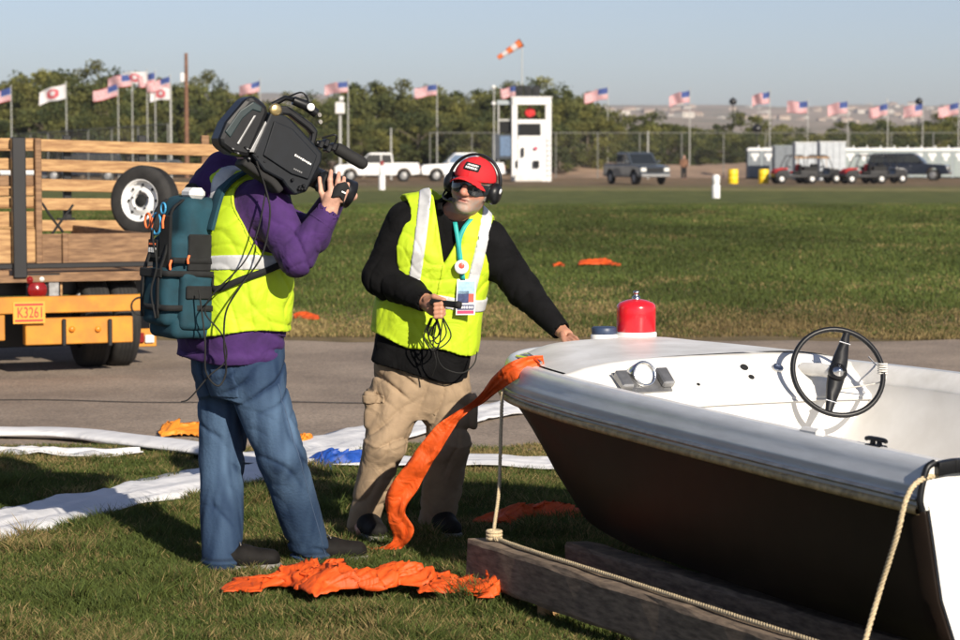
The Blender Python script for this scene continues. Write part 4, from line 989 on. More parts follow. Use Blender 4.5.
# ---------------------------------------------------------------- backpack
def backpack():
    F, R, Z, vest = OP['F'], OP['R'], OP['Z'], OP['vest']
    up = norm(Z+F*.06); out = norm(-F+R*.02+Z*.04); s = norm(np.cross(up, out)); up = np.cross(out, s); Rm = np.array((s, out, up))   # s: wearer's right? sign tested below
    if s@R < 0: s = -s; Rm = np.array((s, out, up))
    C = W(185, 265, 9.20)
    root = empty('backpack', C-up*.27, 'teal and black backpack worn by the person with the video camera', 'backpack')
    q = lambda a, b, c: C+a*s+b*out+c*up
    def body(P):
        d = sbox(P, q(0, -.02, .01), (.108, .085, .255), Rm, .055); d = smin(d, sbox(P, q(0, .055, -.055), (.10, .05, .17), Rm, .04), .02)
        return d+folds(P, 41, .010, 9, 9, 7)
    lo, hi = C-.36, C+.36
    b = solid('pack_body', body, lo, hi, .007, 'teal', root)
    pk = solid('front_pocket', lambda P: sbox(P, q(0, .09, -.12), (.096, .05, .11), Rm, .03)+folds(P, 42, .008, 10, 10, 9), lo, hi, .007, 'teal', root)
    solid('side_pocket', lambda P: sbox(P, q(.10, .01, -.135), (.03, .07, .11), Rm, .022)+folds(P, 43, .008, 10, 10, 9), lo, hi, .007, 'teal', root)
    solid('base_panel', lambda P: sbox(P, q(0, .01, -.235), (.110, .09, .045), Rm, .03)+folds(P, 44, .006, 10, 10, 9), lo, hi, .007, 'teal', root)
    m = MB(); m.box(q(.045, .112, .07), (.085, .012, .24), Rm, b=.005); m.build('mesh_panel', 'dark_cloth', root)
    m = MB(); m.box(q(.0, .146, -.03), (.17, .010, .035), Rm, b=.004); m.build('mesh_panel', 'dark_cloth', root)
    m = MB(); m.box(q(.132, .01, -.10), (.012, .11, .05), Rm, b=.004); m.build('mesh_panel', 'dark_cloth', root)
    m = MB(); m.box(q(.112, .0, .05), (.012, .10, .14), Rm, b=.005); m.build('mesh_panel', 'dark_cloth', root)
    for z in (.02, -.03, -.16): m = MB(); m.strip(spline([q(-.112, .03, z), q(-.09, .135 if z < -.0 else .11, z), q(.09, .143 if z < -.02 else .112, z), q(.115, .09, z), q(.134 if z < 0 else .118, -.05, z)], 5), up*.011, .004); m.build('webbing', 'dark_cloth', root)
    for a in (-.06, .06): m = MB(); m.strip(spline([q(a, .05, .25), q(a, .10, .20), q(a, .118, .06), q(a, .148, -.05), q(a, .147, -.20)], 6), s*.010, .005); m.build('webbing', 'dark_cloth', root)
    for (a, bb, c, dl) in ((-.03, .125, .19, -.05), (.05, .123, .19, -.05), (.10, .115, .02, -.035), (.138, .06, .04, -.03)):
        m = MB(); m.tube([q(a, bb, c), q(a+.004, bb+.008, c+dl*.5), q(a, bb+.004, c+dl)], .005, 6); m.build('zip_pull', 'bright_orange', root)
    m = MB(); P = [q(.0+.035*math.cos(t), .128, .155+.04*math.sin(t)) for t in np.linspace(0, 6.283, 18)]; m.tube(P, .0055, 6, cap=False); m.build('carabiner', 'sky_blue', root)
    m = MB(); P = [q(-.065+.022*math.cos(t), .130, .165+.028*math.sin(t)) for t in np.linspace(0, 6.283, 18)]; m.tube(P, .005, 6, cap=False); m.build('carabiner', 'bright_orange', root)
    m = MB(); P = [q(.05+.018*math.cos(t), .128, .215+.02*math.sin(t)) for t in np.linspace(0, 6.283, 18)]; m.tube(P, .004, 6, cap=False); m.build('carabiner', 'sky_blue', root)
    # small patch with lettering
    t = MB(); t.box(q(-.035, .121, .06), (.07, .006, .07), Rm, b=.002); pa = t.build('name_patch', 'dark_cloth', root)
    t = MB()
    for k, (x, w_) in enumerate(((-.058, .012), (-.042, .008), (-.028, .013), (-.012, .012))): t.box(q(x, .1255, .055), (w_, .002, .018), Rm)
    t.build('patch_letters', 'loo_white', pa)
    t = MB(); t.box(q(-.035, .1255, .078), (.05, .002, .007), Rm); t.build('patch_stripe', 'bright_orange', pa)
    t = MB(); t.box(q(.05, .0, .275), (.09, .07, .045), Rm, b=.016); t.build('white_pouch', 'loo_white', root)
    t = MB(); t.tube(spline([q(-.05, -.02, .25), q(-.03, -.02, .30), q(.03, -.02, .30), q(.05, -.02, .25)], 5), .010, 8); t.build('top_loop', 'dark_cloth', root)
    # shoulder straps follow the vest surface
    def on(p, dr, off=.006):
        p = np.asarray(p, float); lo_, hi_ = -.15, .30; dr = norm(dr)
        for _ in range(18):
            m_ = (lo_+hi_)/2
            if min(OP['tor']((p+dr*m_)[None])[0]-.020, vest((p+dr*m_)[None])[0]) < 0: lo_ = m_
            else: hi_ = m_
        return p+dr*(lo_+off)
    sh, hem = OP['sh'], OP['hem']
    for sg in (1, -1):
        pts = []
        for k in range(11):
            a = math.radians(150-k*20); c = sh+R*.095*sg-Z*.10+ (Z*-.05 if k in (0, 10) else 0)
            pts.append(on(c, -F*math.cos(a)*-1*-1 if False else F*math.cos(math.radians(180-k*18))+Z*math.sin(math.radians(180-k*18))))
        pts = [q(.085*sg, -.06, .20)]+pts
        t = MB(); t.strip(spline(pts, 4), R*.030, .014); t.build('shoulder_strap', 'teal', root, bevel=.004)
    # lower strap round the right side
    ps = [q(.12, -.06, -.03)]+[on(hem+Z*z_, R*math.cos(a)+F*math.sin(a), .008) for a, z_ in ((-.75, .26), (-.35, .30), (.05, .34), (.4, .38), (.75, .42))]
    t = MB(); t.strip(spline(ps, 5), Z*.013, .006); t.build('side_strap', 'dark_cloth', root)
    t = MB(); t.tube(spline([q(.03, .13, .22), q(.03, .16, .12), q(.06, .155, .0), q(.05, .17, -.10), q(.08, .165, -.2)], 6), .004, 6); t.build('cord', 'dark_cloth', root)
backpack()
# ---------------------------------------------------------------- the man in the red cap
def man():
    Z = np.array((0, 0, 1.)); F = norm((.06, -1, 0)); S = norm((1, .06, 0))
    hem = W(421, 366, 10.2); PC = W(421, 385, 10.22); neck = W(452, 207, 10.10); UA = norm(neck-hem)
    root = empty('person', (PC[0], PC[1], 0), 'person in red cap, headset and yellow vest over black fleece, touching the boat', 'person')
    # legs
    hR, hL = W(396, 388, 10.2), W(445, 388, 10.2); kR, aR = W(385, 446, 10.12), W(361, 528, 10.20); kL, aL = W(449, 446, 10.16), W(436, 524, 10.28)
    sR, sL = W(407, 222, 10.12), W(487, 240, 10.12); eR, wR = W(381, 277, 10.10), W(423, 300, 9.94); eL, wL = W(524, 291, 10.12), W(559, 329, 9.98)
    hc = W(472.5, 187, 10.0); hz = norm((.25, -.03, .96)); hy = norm(np.array((-.30, -.94, -.07))); hy = norm(hy-hz*np.dot(hy, hz)); hx = np.cross(hy, hz)
    # right hand closed on a small control, left hand on the bow
    fR = [[W(437, 299+4.2*i, 9.87), W(443.5, 301+4.2*i, 9.835), W(441, 304+4.2*i, 9.815), W(435, 304.5+4.2*i, 9.815)] for i in range(4)]
    tR = [W(426, 299, 9.89), W(434, 296.5, 9.855), W(444, 300, 9.835)]
    pal = W(566, 335, 9.93)
    fL = [[W(570, 335, 9.90), W(576, 338.5, 9.84), W(581, 345, 9.76)], [W(568.5, 338, 9.88), W(573.5, 341.5, 9.81), W(577, 347, 9.74)], [W(566, 339.5, 9.87), W(569.5, 343, 9.79), W(572, 348, 9.72)], [W(563.5, 340, 9.87), W(565.5, 343.5, 9.80), W(567, 347.5, 9.74)]]
    tL = [W(562, 334, 9.90), W(563, 339, 9.84), W(565, 345, 9.78)]
    def chain(P, p, r0, r1):
        d = None; n = len(p)-1
        for i in range(n):
            e = rc(P, p[i], p[i+1], r0+(r1-r0)*i/n, r0+(r1-r0)*(i+1)/n); d = e if d is None else smin(d, e, .004)
        return d
    def body(P):
        d = torso(P, [(hem-UA*.05, .16, .11), (W(440, 250, 10.14), .17, .11), (W(446, 225, 10.12), .15, .085), (neck, .06, .06)], S, F, UA)
        d = U([d, rc(P, hR, kR, .075, .052), rc(P, kR, aR+Z*.03, .052, .038), rc(P, hL, kL, .075, .052), rc(P, kL, aL+Z*.03, .052, .038), rc(P, aR+Z*.03, aR+F*.1, .035, .025), rc(P, aL+Z*.03, aL+F*.1, .035, .025),
               rc(P, sR, eR, .048, .038), rc(P, eR, wR, .038, .027), rc(P, sL, eL, .048, .038), rc(P, eL, wL, .038, .027), rc(P, neck-UA*.06, hc-hz*.05-hy*.02, .066, .058)], .03)
        h_, Q = head_prims(P, hc, hx, hy, hz); d = smin(d, h_, .015)
        d = smin(d, rc(P, wR, W(433, 306, 9.885), .027, .033, Z, 1.25), .02)
        for p in fR: d = smin(d, chain(P, p, .0105, .0085), .006)
        d = smin(d, chain(P, tR, .013, .0095), .007)
        d = smin(d, rc(P, wL, pal, .026, .026, S, 1.15), .015)
        for p in fL: d = smin(d, chain(P, p, .0100, .0075), .006)
        return smin(d, chain(P, tL, .012, .0085), .007)
    pts = np.array([hR, hL, kR, kL, aR, aL, sR, sL, eR, wR, eL, wL, fL[0][2], hc]); lo, hi = pts.min(0)-.17, pts.max(0)+.17; lo[2] = 0.
    def tone(V):
        q = V-hc; x, y, z = np.abs(q@hx), q@hy, q@hz; n = len(V); r = np.random.RandomState(5)
        c = np.tile(np.array((.46, .225, .145)), (n, 1))*(.9+.2*vnoise(V*60, 3))[:, None]
        def mix(c, k, w): w = np.clip(w, 0, 1)[:, None]; return c*(1-w)+np.array(k)*w
        hd = np.exp(-((V-hc)**2).sum(1)/.05) > .5
        c = mix(c, (.56, .22, .16), hd*.7*np.exp(-((x-.042)**2+(z+.022)**2)/.0005)); c = mix(c, (.56, .23, .17), hd*.6*np.exp(-(x**2+(z+.02)**2)/.0005)*(y > .08))
        bd = hd*np.clip((-.043-z+.30*np.maximum(x-.03, 0))/.012, 0, 1)*np.clip((y+.01)/.02, 0, 1)*(z > -.125)*(.25+.8*vnoise(V*150, 4))
        c = mix(c, (.36, .28, .235), bd*1.1); c = mix(c, (.50, .43, .38), bd*np.exp(-((z+.092)/.016)**2-(x/.04)**2)*.9)
        c = mix(c, (.36, .135, .11), hd*np.clip(1.4-np.sqrt((x/.026)**2+((z+.060)/.0095)**2)*1.2, 0, 1)*(y > .06))
        return c
    b = solid('body', body, lo, hi, .0046, 'skin_tone', root, tone)
    # grey hair below the cap
    def hair(P):
        d, Q = head_prims(P, hc, hx, hy, hz); y, z = Q[:, 1], Q[:, 2]
        return np.maximum(np.maximum(d-.008+.004*vnoise(Q*200, 3), y-.035), np.maximum(-.045-z, z-.06))
    solid('hair', hair, hc-.15, hc+.15, .006, 'grey_hair', b)
    # cap
    def loc(P): q = P-hc; return np.stack([q@hx, q@hy, q@hz], 1)
    def crown(P):
        Q = loc(P); d = ell(Q, (0, -.008, .040), (.088, .108, .088)); d = d-.002*(np.abs(np.abs(Q[:, 0])-.0) < .003)
        return np.maximum(d, .038-.10*Q[:, 1]-Q[:, 2])
    cp = solid('cap', crown, hc-.16, hc+.2, .0045, 'red_cap', b)
    def visor(P):
        Q = loc(P); x, y, z = Q.T; d = np.abs(z-(.043-7*x*x-.18*(y-.07)))-.0035
        return np.maximum(np.maximum(d*.8, (np.sqrt((x/.080)**2+((y-.055)/.105)**2)-1)*.08), .072-y-6*x*x*.0)
    vs = solid('visor', visor, hc-.16, hc+.25, .0045, 'red_cap', cp)
    def patch(P):
        Q = loc(P); return np.maximum(np.maximum(crown(P)-.003, -Q[:, 1]+.02), sbox(Q, (-.0, .07, .083), (.034, .06, .0165), None, .006))
    pt = solid('cap_patch', patch, hc-.16, hc+.2, .003, 'dark_cloth', cp)
    def letters(P):
        Q = loc(P); x, z = Q[:, 0], Q[:, 2]
        row1 = np.maximum(np.abs(z-.0905)-.0042, np.abs(x+.002)-.024); row2 = np.maximum(np.abs(z-.0785)-.0048, np.abs(x-.001)-.027)
        gap = np.minimum(np.abs(((x+.002)/.0082) % 1-.5)*.0082, 1); row = np.minimum(row1, row2)
        return np.maximum(np.maximum(np.maximum(crown(P)-.0048, -Q[:, 1]+.02), row), -(gap-.0011) if False else .0011-gap)
    solid('patch_letters', letters, hc-.16, hc+.2, .0022, 'loo_white', pt)
    # trousers
    def trousers(P):
        pel = torso(P, [(PC-Z*.14, .15, .11), (PC-Z*.05, .20, .135), (PC+Z*.05, .208, .14), (PC+Z*.15, .20, .135)], S, F)
        lr = smin(rc(P, hR-Z*.03, kR, .112, .092), rc(P, kR, aR, .090, .068), .02); ll = smin(rc(P, hL-Z*.03, kL, .108, .09), rc(P, kL, aL, .09, .082), .02)
        d = smin(smin(lr, ll, .01), pel, .04); zz = P[:, 2]
        pk = sbox(P, W(371, 408, 10.16), (.030, .075, .085), None, .02); d = smin(d, pk, .012)
        pk = sbox(P, W(473, 412, 10.22), (.022, .07, .08), None, .02); d = smin(d, pk, .012)
        d = d-.004*np.exp(-((zz-.415-.02*np.sin(P[:, 0]*20))/.007)**2)
        low = np.exp(-((zz-.10)/.12)**2); kn = np.exp(-((zz-.45)/.14)**2); hp = np.exp(-((zz-.66)/.10)**2)
        d = d+.024*crease(P, (-.3, .1, 1), .06, 53, 2.2)*low+.017*crease(P, (-.6, .3, 1), .08, 54, 2.4)*kn+.016*crease(P, (.8, .2, 1), .07, 55, 2.4)*hp+.009*crease(P, (1, .3, -.35), .09, 56, 3.)+folds(P, 57, .006, 13, 13, 5)
        return np.maximum(np.maximum(d, .016-zz), zz-(PC[2]+.13))
    lo2 = np.array([PC[0]-.36, PC[1]-.34, 0]); hi2 = np.array([PC[0]+.36, PC[1]+.34, PC[2]+.17])
    tr = solid('trousers', trousers, lo2, hi2, .0065, 'khaki', b)
    def flap(P):
        c = W(371, 398, 10.16); return np.maximum(trousers(P)-.006, sbox(P, c, (.06, .085, .018), None, .006))
    solid('pocket_flap', flap, lo2, hi2, .0065, 'khaki', tr)
    shoe(np.array((aR[0], aR[1], .006))+Z*0-F*.03, np.array((aR[0]+.04, aR[1], 0))+F*.2+S*.03, b, 'shoe_dark'); shoe(np.array((aL[0], aL[1], .006))-F*.03, np.array((aL[0], aL[1], 0))+F*.2+S*.06, b, 'shoe_dark')
    # black fleece
    st = [(hem-UA*.02, .205, .145), (W(423, 345, 10.2), .208, .15), (W(427, 318, 10.19), .206, .15), (W(433, 285, 10.17), .205, .148), (W(440, 250, 10.14), .220, .145), (W(446, 226, 10.12), .195, .12), (W(450, 212, 10.11), .12, .10), (neck+UA*.01, .082, .088)]
    def tor(P): return torso(P, st, S, F, UA, 2.3)
    def fleece(P):
        r_ = smin(rc(P, sR, eR, .090, .078), rc(P, eR, wR, .076, .048), .025); l_ = smin(rc(P, sL, eL, .090, .072), rc(P, eL, wL, .072, .044), .025)
        e1 = np.exp(-(((P-eR)**2).sum(1))/.02); e2 = np.exp(-(((P-eL)**2).sum(1))/.02)
        r_ = r_+.012*crease(P, eR-sR, .06, 61, 3., .9)*e1+.009*crease(P, wR-eR, .055, 62, 3., .9)*(.4+e1); l_ = l_+.014*crease(P, eL-sL, .06, 63, 3., .9)*(.3+e2)+.010*crease(P, wL-eL, .055, 64, 3., .9)*(.4+e2)
        d = smin(tor(P)+folds(P, 65, .010, 8, 8, 12), smin(r_, l_, .01), .05)
        cl = rc(P, W(453, 214, 10.08), W(460, 204, 10.05), .088, .072); d = smin(d, cl, .02); d = np.maximum(d, -rc(P, W(458, 206, 10.02), hc-hz*.03, .066, .075))
        d = np.maximum(d, -rc(P, wR+norm(wR-eR)*.01, wR+norm(wR-eR)*.1, .038, .06)); d = np.maximum(d, -rc(P, wL+norm(wL-eL)*.01, wL+norm(wL-eL)*.1, .035, .06))
        return np.maximum(d, (hem-UA*.015)@UA+.012*np.sin(P[:, 0]*13)-P@UA)
    lo3, hi3 = pts.min(0)-.16, np.maximum(pts.max(0), wL)+.12; lo3[2] = hem[2]-.08; hi3[2] = 1.62
    fl = solid('fleece', fleece, lo3, hi3, .0065, 'black_knit', b)
    # vest: open v neck, two vertical stripes and a waist band
    base = W(423, 340, 10.2)
    def st_xy(P): q = P-base; t = q@UA; return q@S-.0*t, t
    def vest(P, th=.017):
        s, t = st_xy(P); s = s-(S@(neck-base)-0)*0
        q = P-base; t = q@UA; s = (q-t[:, None]*UA)@S; f = (q-t[:, None]*UA)@F
        d = smin(tor(P), U([rc(P, W(405, 212, 10.13), W(440, 205, 10.1), .06, .06), rc(P, W(486, 232, 10.13), W(462, 212, 10.1), .06, .06)], .02), .04)+folds(P+.3*P[:, [2, 2, 0]], 71, .008, 8, 8, 6)+.006*crease(P, (.9, .2, -.4), .11, 72, 3.5, 1.2, 4)+.004*crease(P, (.3, .4, 1), .12, 73, 4., 1.4, 5)-th
        d = smax(d, -rc(P, sR+UA*.02-S*.055, eR, .098, .10), .01); d = smax(d, -rc(P, sL+S*.088+UA*.02, eL+S*.02, .098, .10), .01)
        v = np.maximum(np.abs(s-.012)-.34*(t-.37), -f+.0); d = np.maximum(d, -np.minimum(np.maximum(v, .37-t), rc(P, neck-UA*.02, neck+UA*.1, .095, .11)))
        return np.maximum(d, -t-.02*s*0+.010*np.sin(s*25)-.0)
    v = solid('safety_vest', vest, lo3, hi3, .0065, 'hivis', b)
    def loc_(P): q = P-base; t = q@UA; return (q-t[:, None]*UA)@S, (q-t[:, None]*UA)@F, t
    def vert(sg, w0):
        def fn(P):
            s, f, t = loc_(P); return np.maximum(np.maximum(vest(P, .0215), np.abs(s-w0-sg*.045*(t-.25))-.024), np.maximum(-f, .235-t))
        return fn
    solid('reflective_stripe', vert(-1, -.092), lo3, hi3, .0065, 'reflect', v); solid('reflective_stripe', vert(1, .142), lo3, hi3, .0065, 'reflect', v)
    def band(P):
        s, f, t = loc_(P); return np.maximum(vest(P, .021), np.abs(t-.212+.02*s)-.026)
    solid('reflective_band', band, lo3, hi3, .0065, 'reflect', v)
    def zipper(P):
        s, f, t = loc_(P); return np.maximum(np.maximum(vest(P, .0205), np.abs(s-.012)-.006), np.maximum(-f, t-.37))
    solid('vest_zip', zipper, lo3, hi3, .006, 'hivis', v)
    # headset
    hs = empty('headset', hc, 'black headset with boom microphone over the red cap', 'headset')
    E = lambda x, y, z: hc+hx*x+hy*y+hz*z
    for sg in (-1, 1):
        m = MB(); m.lathe(E(.078*sg, -.008, -.004), [(.040, 0), (.046, .008), (.046, .022), (.040, .036), (.026, .044), (.001, .045)], hx*sg, 20); c_ = m.build('ear_cup', 'black_plastic', hs)
        m = MB(); m.lathe(E(.066*sg, -.008, -.004), [(.034, 0), (.044, .004), (.044, .014), (.030, .016)], hx*sg, 20); m.build('ear_cushion', 'rubber', hs)
        m = MB(); m.lathe(E(.122*sg, .005, .012), [(.012, 0), (.011, .004), (.001, .005)], hx*sg, 10); m.build('cup_badge', 'loo_white', c_)
    m = MB(); m.strip([E(.112*math.cos(a), -.012, .02+.118*math.sin(a)) for a in np.linspace(-.1, math.pi+.1, 26)], hy*.012, .010); m.build('headband', 'black_plastic', hs, bevel=.003)
    m = MB(); m.tube(spline([E(.105, .0, -.03), E(.10, .05, -.065), E(.07, .09, -.075), E(.045, .108, -.07)], 6), .0045, 6); m.tube([E(.05, .104, -.071), E(.03, .116, -.068)], .011, 8); m.build('boom_microphone', 'black_plastic', hs)
    # sunglasses
    def glass(P):
        Q = loc(P); x, y, z = Q.T; a = np.abs(x); d = np.abs(ell(Q, (0, .0, .005), (.086, .108, .12)))-.003
        shp = np.maximum(np.maximum(z-.024, -.020-z-.012*np.minimum(a/.03, 1)+.5*np.maximum(a-.05, 0)), .026-y); nose = np.maximum(a-.011, z-.006)
        return np.maximum(np.maximum(d, shp), -nose)
    sg_ = empty('sunglasses', E(0, .1, 0), 'dark wraparound sunglasses on the person in the red cap', 'sunglasses')
    solid('lenses', glass, hc-.14, hc+.14, .0035, 'car_glass', sg_)
    for s in (-1, 1): m = MB(); m.tube([E(.074*s, .045, .014), E(.080*s, .0, .012)], .004, 6); m.build('temple', 'black_plastic', sg_)
    # lanyard, button and badge
    def on(px, py, off=.010):
        lo_, hi_ = 9.6, 10.2; 
        for _ in range(20):
            m_ = (lo_+hi_)/2; p = W(px, py, m_)[None]
            if min(vest(p)[0], fleece(p)[0]) < 0: hi_ = m_
            else: lo_ = m_
        return W(px, py, lo_-off)
    ln = empty('lanyard', on(463, 262), 'teal lanyard with a round button and printed photo badge', 'lanyard')
    m = MB(); m.strip(spline([on(471, 219, .004), on(464, 228), on(459, 242), on(460, 258), on(463, 280)], 6), S*.010, .003); m.strip(spline([on(455, 222, .004), on(458, 240, .013), on(461, 262, .013)], 5), S*.009, .003); m.build('ribbon', 'teal_ribbon', ln)
    c = on(461.5, 267, .022); m = MB(); m.lathe(c, [(.030, 0), (.030, .005), (.026, .008), (.001, .009)], F, 22); bt = m.build('button', 'badge_white', ln)
    m = MB(); m.lathe(c+F*.0087+Z*.006, [(.013, 0), (.012, .001), (.001, .0012)], F, 14); m.build('button_print', 'badge_red', bt)
    t0 = norm(Z+S*.04-F*.02); s0 = norm(S); n0 = np.cross(s0, t0); n0 = n0 if n0@F > 0 else -n0; c = on(466, 297, .03)
    Rb = (s0, n0, t0); m = MB(); m.box(c, (.080, .004, .150), Rb); bd = m.build('badge', 'badge_white', ln)
    for (x, z, w_, h_, mm) in ((0, .04, .070, .052, 'badge_sky'), (-.012, .0, .046, .05, 'badge_navy'), (.022, -.004, .022, .035, 'badge_red'), (0, -.043, .07, .022, 'badge_navy'), (0, -.063, .07, .013, 'badge_pink')):
        m = MB(); m.box(c+n0*.0028+s0*x+t0*z, (w_, .0016, h_), Rb); m.build('badge_print', mm, bd)
    m = MB()
    for k in range(6): m.box(c+n0*.0042+s0*(-.026+.0105*k)+t0*-.043, (.0075, .0012, .010), Rb)
    m.build('badge_lettering', 'badge_white', bd)
    # hand control with its cables
    ct = empty('hand_control', W(445, 303, 9.85), 'black hand control with trailing cables held by the person in the cap', 'remote')
    m = MB(); a, e = W(430, 302, 9.845), W(459, 305, 9.80); f_, s_, u_ = frame(e-a); m.box((a+e)/2, (np.linalg.norm(e-a), .022, .026), (f_, s_, u_), b=.006); m.build('control_body', 'black_plastic', ct)
    m = MB(); m.lathe(e-f_*.012, [(.015, 0), (.017, .006), (.015, .02), (.008, .022)], f_, 12); m.build('control_knob', 'rubber', ct)
    m = MB(); rr = random.Random(4)
    for k in range(5):
        x0, y0 = 434+rr.uniform(-4, 6), 318; w_ = rr.uniform(4, 11); dn = rr.uniform(16, 34)
        m.tube(spline([W(x0, y0, 9.86), W(x0-w_, y0+dn*.6, 9.90), W(x0+rr.uniform(-2, 4), y0+dn, 9.90), W(x0+w_+3, y0+dn*.6, 9.89), W(x0+4, y0-2, 9.86)], 6), .003, 5)
    m.tube(spline([W(443, 316, 9.86), W(440, 340, 9.90), W(437, 355, 9.93), W(444, 368, 9.96), W(462, 373, 9.98), W(474, 364, 10.02), W(477, 352, 10.06)], 6), .003, 5)
    m.tube(spline([W(437, 318, 9.86), W(433, 345, 9.90), W(436, 362, 9.93), W(432, 376, 9.98)], 6), .003, 5)
    m.build('cables', 'rubber', ct, fix=False)
man()
# ================================================================ cloth lying about
def cloth_strip(name, line, hw, m, lab, cat, z0=.02, amp=.03, seed=0, edge=.05):
    P = spline([(x, y, 0) for x, y in line], 14); n, k = len(P), 13; V = []
    for i in range(n):
        t = norm(P[min(i+1, n-1)]-P[max(i-1, 0)]); s = np.array((-t[1], t[0], 0))
        for j in range(k):
            a = j/(k-1)*2-1; q = P[i]+s*a*hw; e = vnoise(np.array([[q[0]*3, q[1]*3, a*2+seed], [q[0]*9, q[1]*9, seed+7.]]), seed)
            q = q+s*edge*(e[0]-.5)*a; r_ = ridge(np.array([[P[i][0]*2.2+a*1.5, a*5+P[i][1]*2.2, seed]]), seed+1)[0]
            V.append((q[0], q[1], max(.006, z0+amp*(r_-.45)+.012*(e[1]-.5)-.015*abs(a)**4)))
    F = [(i*k+j, i*k+k+j, i*k+k+j+1, i*k+j+1) for i in range(n-1) for j in range(k-1)]
    o = link(name, mk(V, F, True), m); sd = o.modifiers.new('thick', 'SOLIDIFY'); sd.thickness = .004
    return tag(o, lab, cat)
cloth_strip('white_tarp', STRIP_B, .25, 'white_cloth', 'long wrinkled white cloth strip running diagonally across grass and road', 'cloth', .03, .035, 3)
cloth_strip('white_tarp', STRIP_C, .19, 'white_cloth', 'white cloth strip behind the legs of the person in the cap', 'cloth', .040, .03, 5)
cloth_strip('white_tarp', STRIP_D, .08, 'white_cloth', 'small crumpled lilac white cloth beside the rolled strip', 'cloth', .03, .05, 8, .12)
def roll():
    P = spline([(x, y, .055) for x, y in STRIP_A], 14); rings = []
    for i, p in enumerate(P):
        t = norm(P[min(i+1, len(P)-1)]-P[max(i-1, 0)]); s = np.array((-t[1], t[0], 0)); q = []
        for k in range(14):
            a = 2*math.pi*k/14; r_ = 1+.35*(vnoise(np.array([[p[0]*4, k*.9, 2.]]), 4)[0]-.5); q.append(p+s*.12*r_*math.cos(a)+np.array((0, 0, -.018+.030*r_*math.sin(a))))
        rings.append(q)
    b = MB(); b.loft(rings); tag(b.build('rolled_tarp', 'white_cloth'), 'white cloth rolled up along the road edge below the trailer', 'cloth')
roll()
def heap(name, pts, m, lab, depth=.16, seed=0, crump=1., lift=.0):
    """pts: (px, py ground, height) along the heap"""
    C = spline([np.append(G(px, py)[:2], h) for px, py, h in pts], 18); n, k = len(C), 30
    I, J = np.meshgrid(np.arange(n), np.arange(k), indexing='ij'); I, J = I.ravel(), J.ravel(); a = J/(k-1)
    dp = depth*(.5+.8*vnoise(np.stack([I*.09, I*0+seed, I*0.], 1), seed))*np.minimum(1, .3+np.minimum(I, n-1-I)/12.)
    X = C[I, 0]; Y = C[I, 1]+dp*(a-.15); h = np.maximum(C[I, 2], .004)
    Q = np.stack([X, Y, 0*X+seed], 1); f = 1/max(depth, .2)*.25
    r1 = ridge(Q*np.array((8, 10, 1))*f/.95, seed); r2 = ridge((Q+.3*Q[:, [1, 0, 2]])*19*f, seed+1); r3 = ridge((Q-.4*Q[:, [1, 0, 2]])*38*f, seed+2)
    z = h*np.sin(math.pi*np.minimum(1, a*1.02+.02))**.7*(.25+.55*r1**1.5+.45*r2**1.5+.2*r3)*crump+lift+.012+.016*(r3-.4)*np.minimum(1, h/.05)
    V = np.stack([X+.10*(r2-.5)*np.minimum(1, h/.03), Y+.10*(r1-.5)*np.minimum(1, h/.03), np.maximum(z, .012)], 1)
    F = [(i*k+j, i*k+k+j, i*k+k+j+1, i*k+j+1) for i in range(n-1) for j in range(k-1)]
    o = link(name, mk_np(V, F, True), m); sd = o.modifiers.new('thick', 'SOLIDIFY'); sd.thickness = .003
    return tag(o, lab, 'cloth')
heap('orange_ribbon', [(220,604,.01),(245,602,.03),(275,600,.05),(305,604,.075),(335,606,.085),(365,604,.075),(395,602,.07),(412,602,.06),(425,604,.045),(445,606,.04),(468,609,.045),(484,609,.09),(494,605,.12),(499,599,.05)], 'orange_cloth', 'crumpled heap of orange ribbon on the grass in front of the jeans', .25, 1, 1.0, .03)
heap('orange_ribbon', [(478,526,.02),(505,527,.05),(535,524,.06),(565,524,.04),(592,526,.02)], 'orange_cloth', 'orange ribbon lying in the shade under the boat bow', .22, 2)
heap('orange_cloth', [(152,438,.03),(165,438,.06),(180,438,.055),(197,438,.04),(215,440,.02)], 'orange_amber', 'amber orange cloth scrap at the road edge beside the jeans', .30, 3)
heap('orange_cloth', [(286,446,.02),(297,447,.05),(306,447,.02)], 'orange_amber', 'small amber orange scrap between the two people', .2, 4)
heap('blue_cloth', [(306,472,.02),(318,472,.06),(335,472,.07),(352,470,.05),(362,470,.02)], 'blue_cloth', 'bright blue cloth bunched on the white strip behind the khaki trousers', .40, 5)
heap('orange_cloth', [(577,268,.03),(590,268,.07),(603,268,.07),(618,269,.03)], 'orange_cloth', 'orange cloth lying out on the green field', .7, 6, 1., .03)
heap('orange_cloth', [(552,268,.03),(557,267,.05),(562,268,.03)], 'orange_cloth', 'tiny orange scrap on the green field beside the larger cloth', .5, 7)
heap('orange_cloth', [(290,320,.03),(300,320,.06),(316,321,.02)], 'orange_cloth', 'orange scrap on the dry grass verge beyond the road', .4, 8)
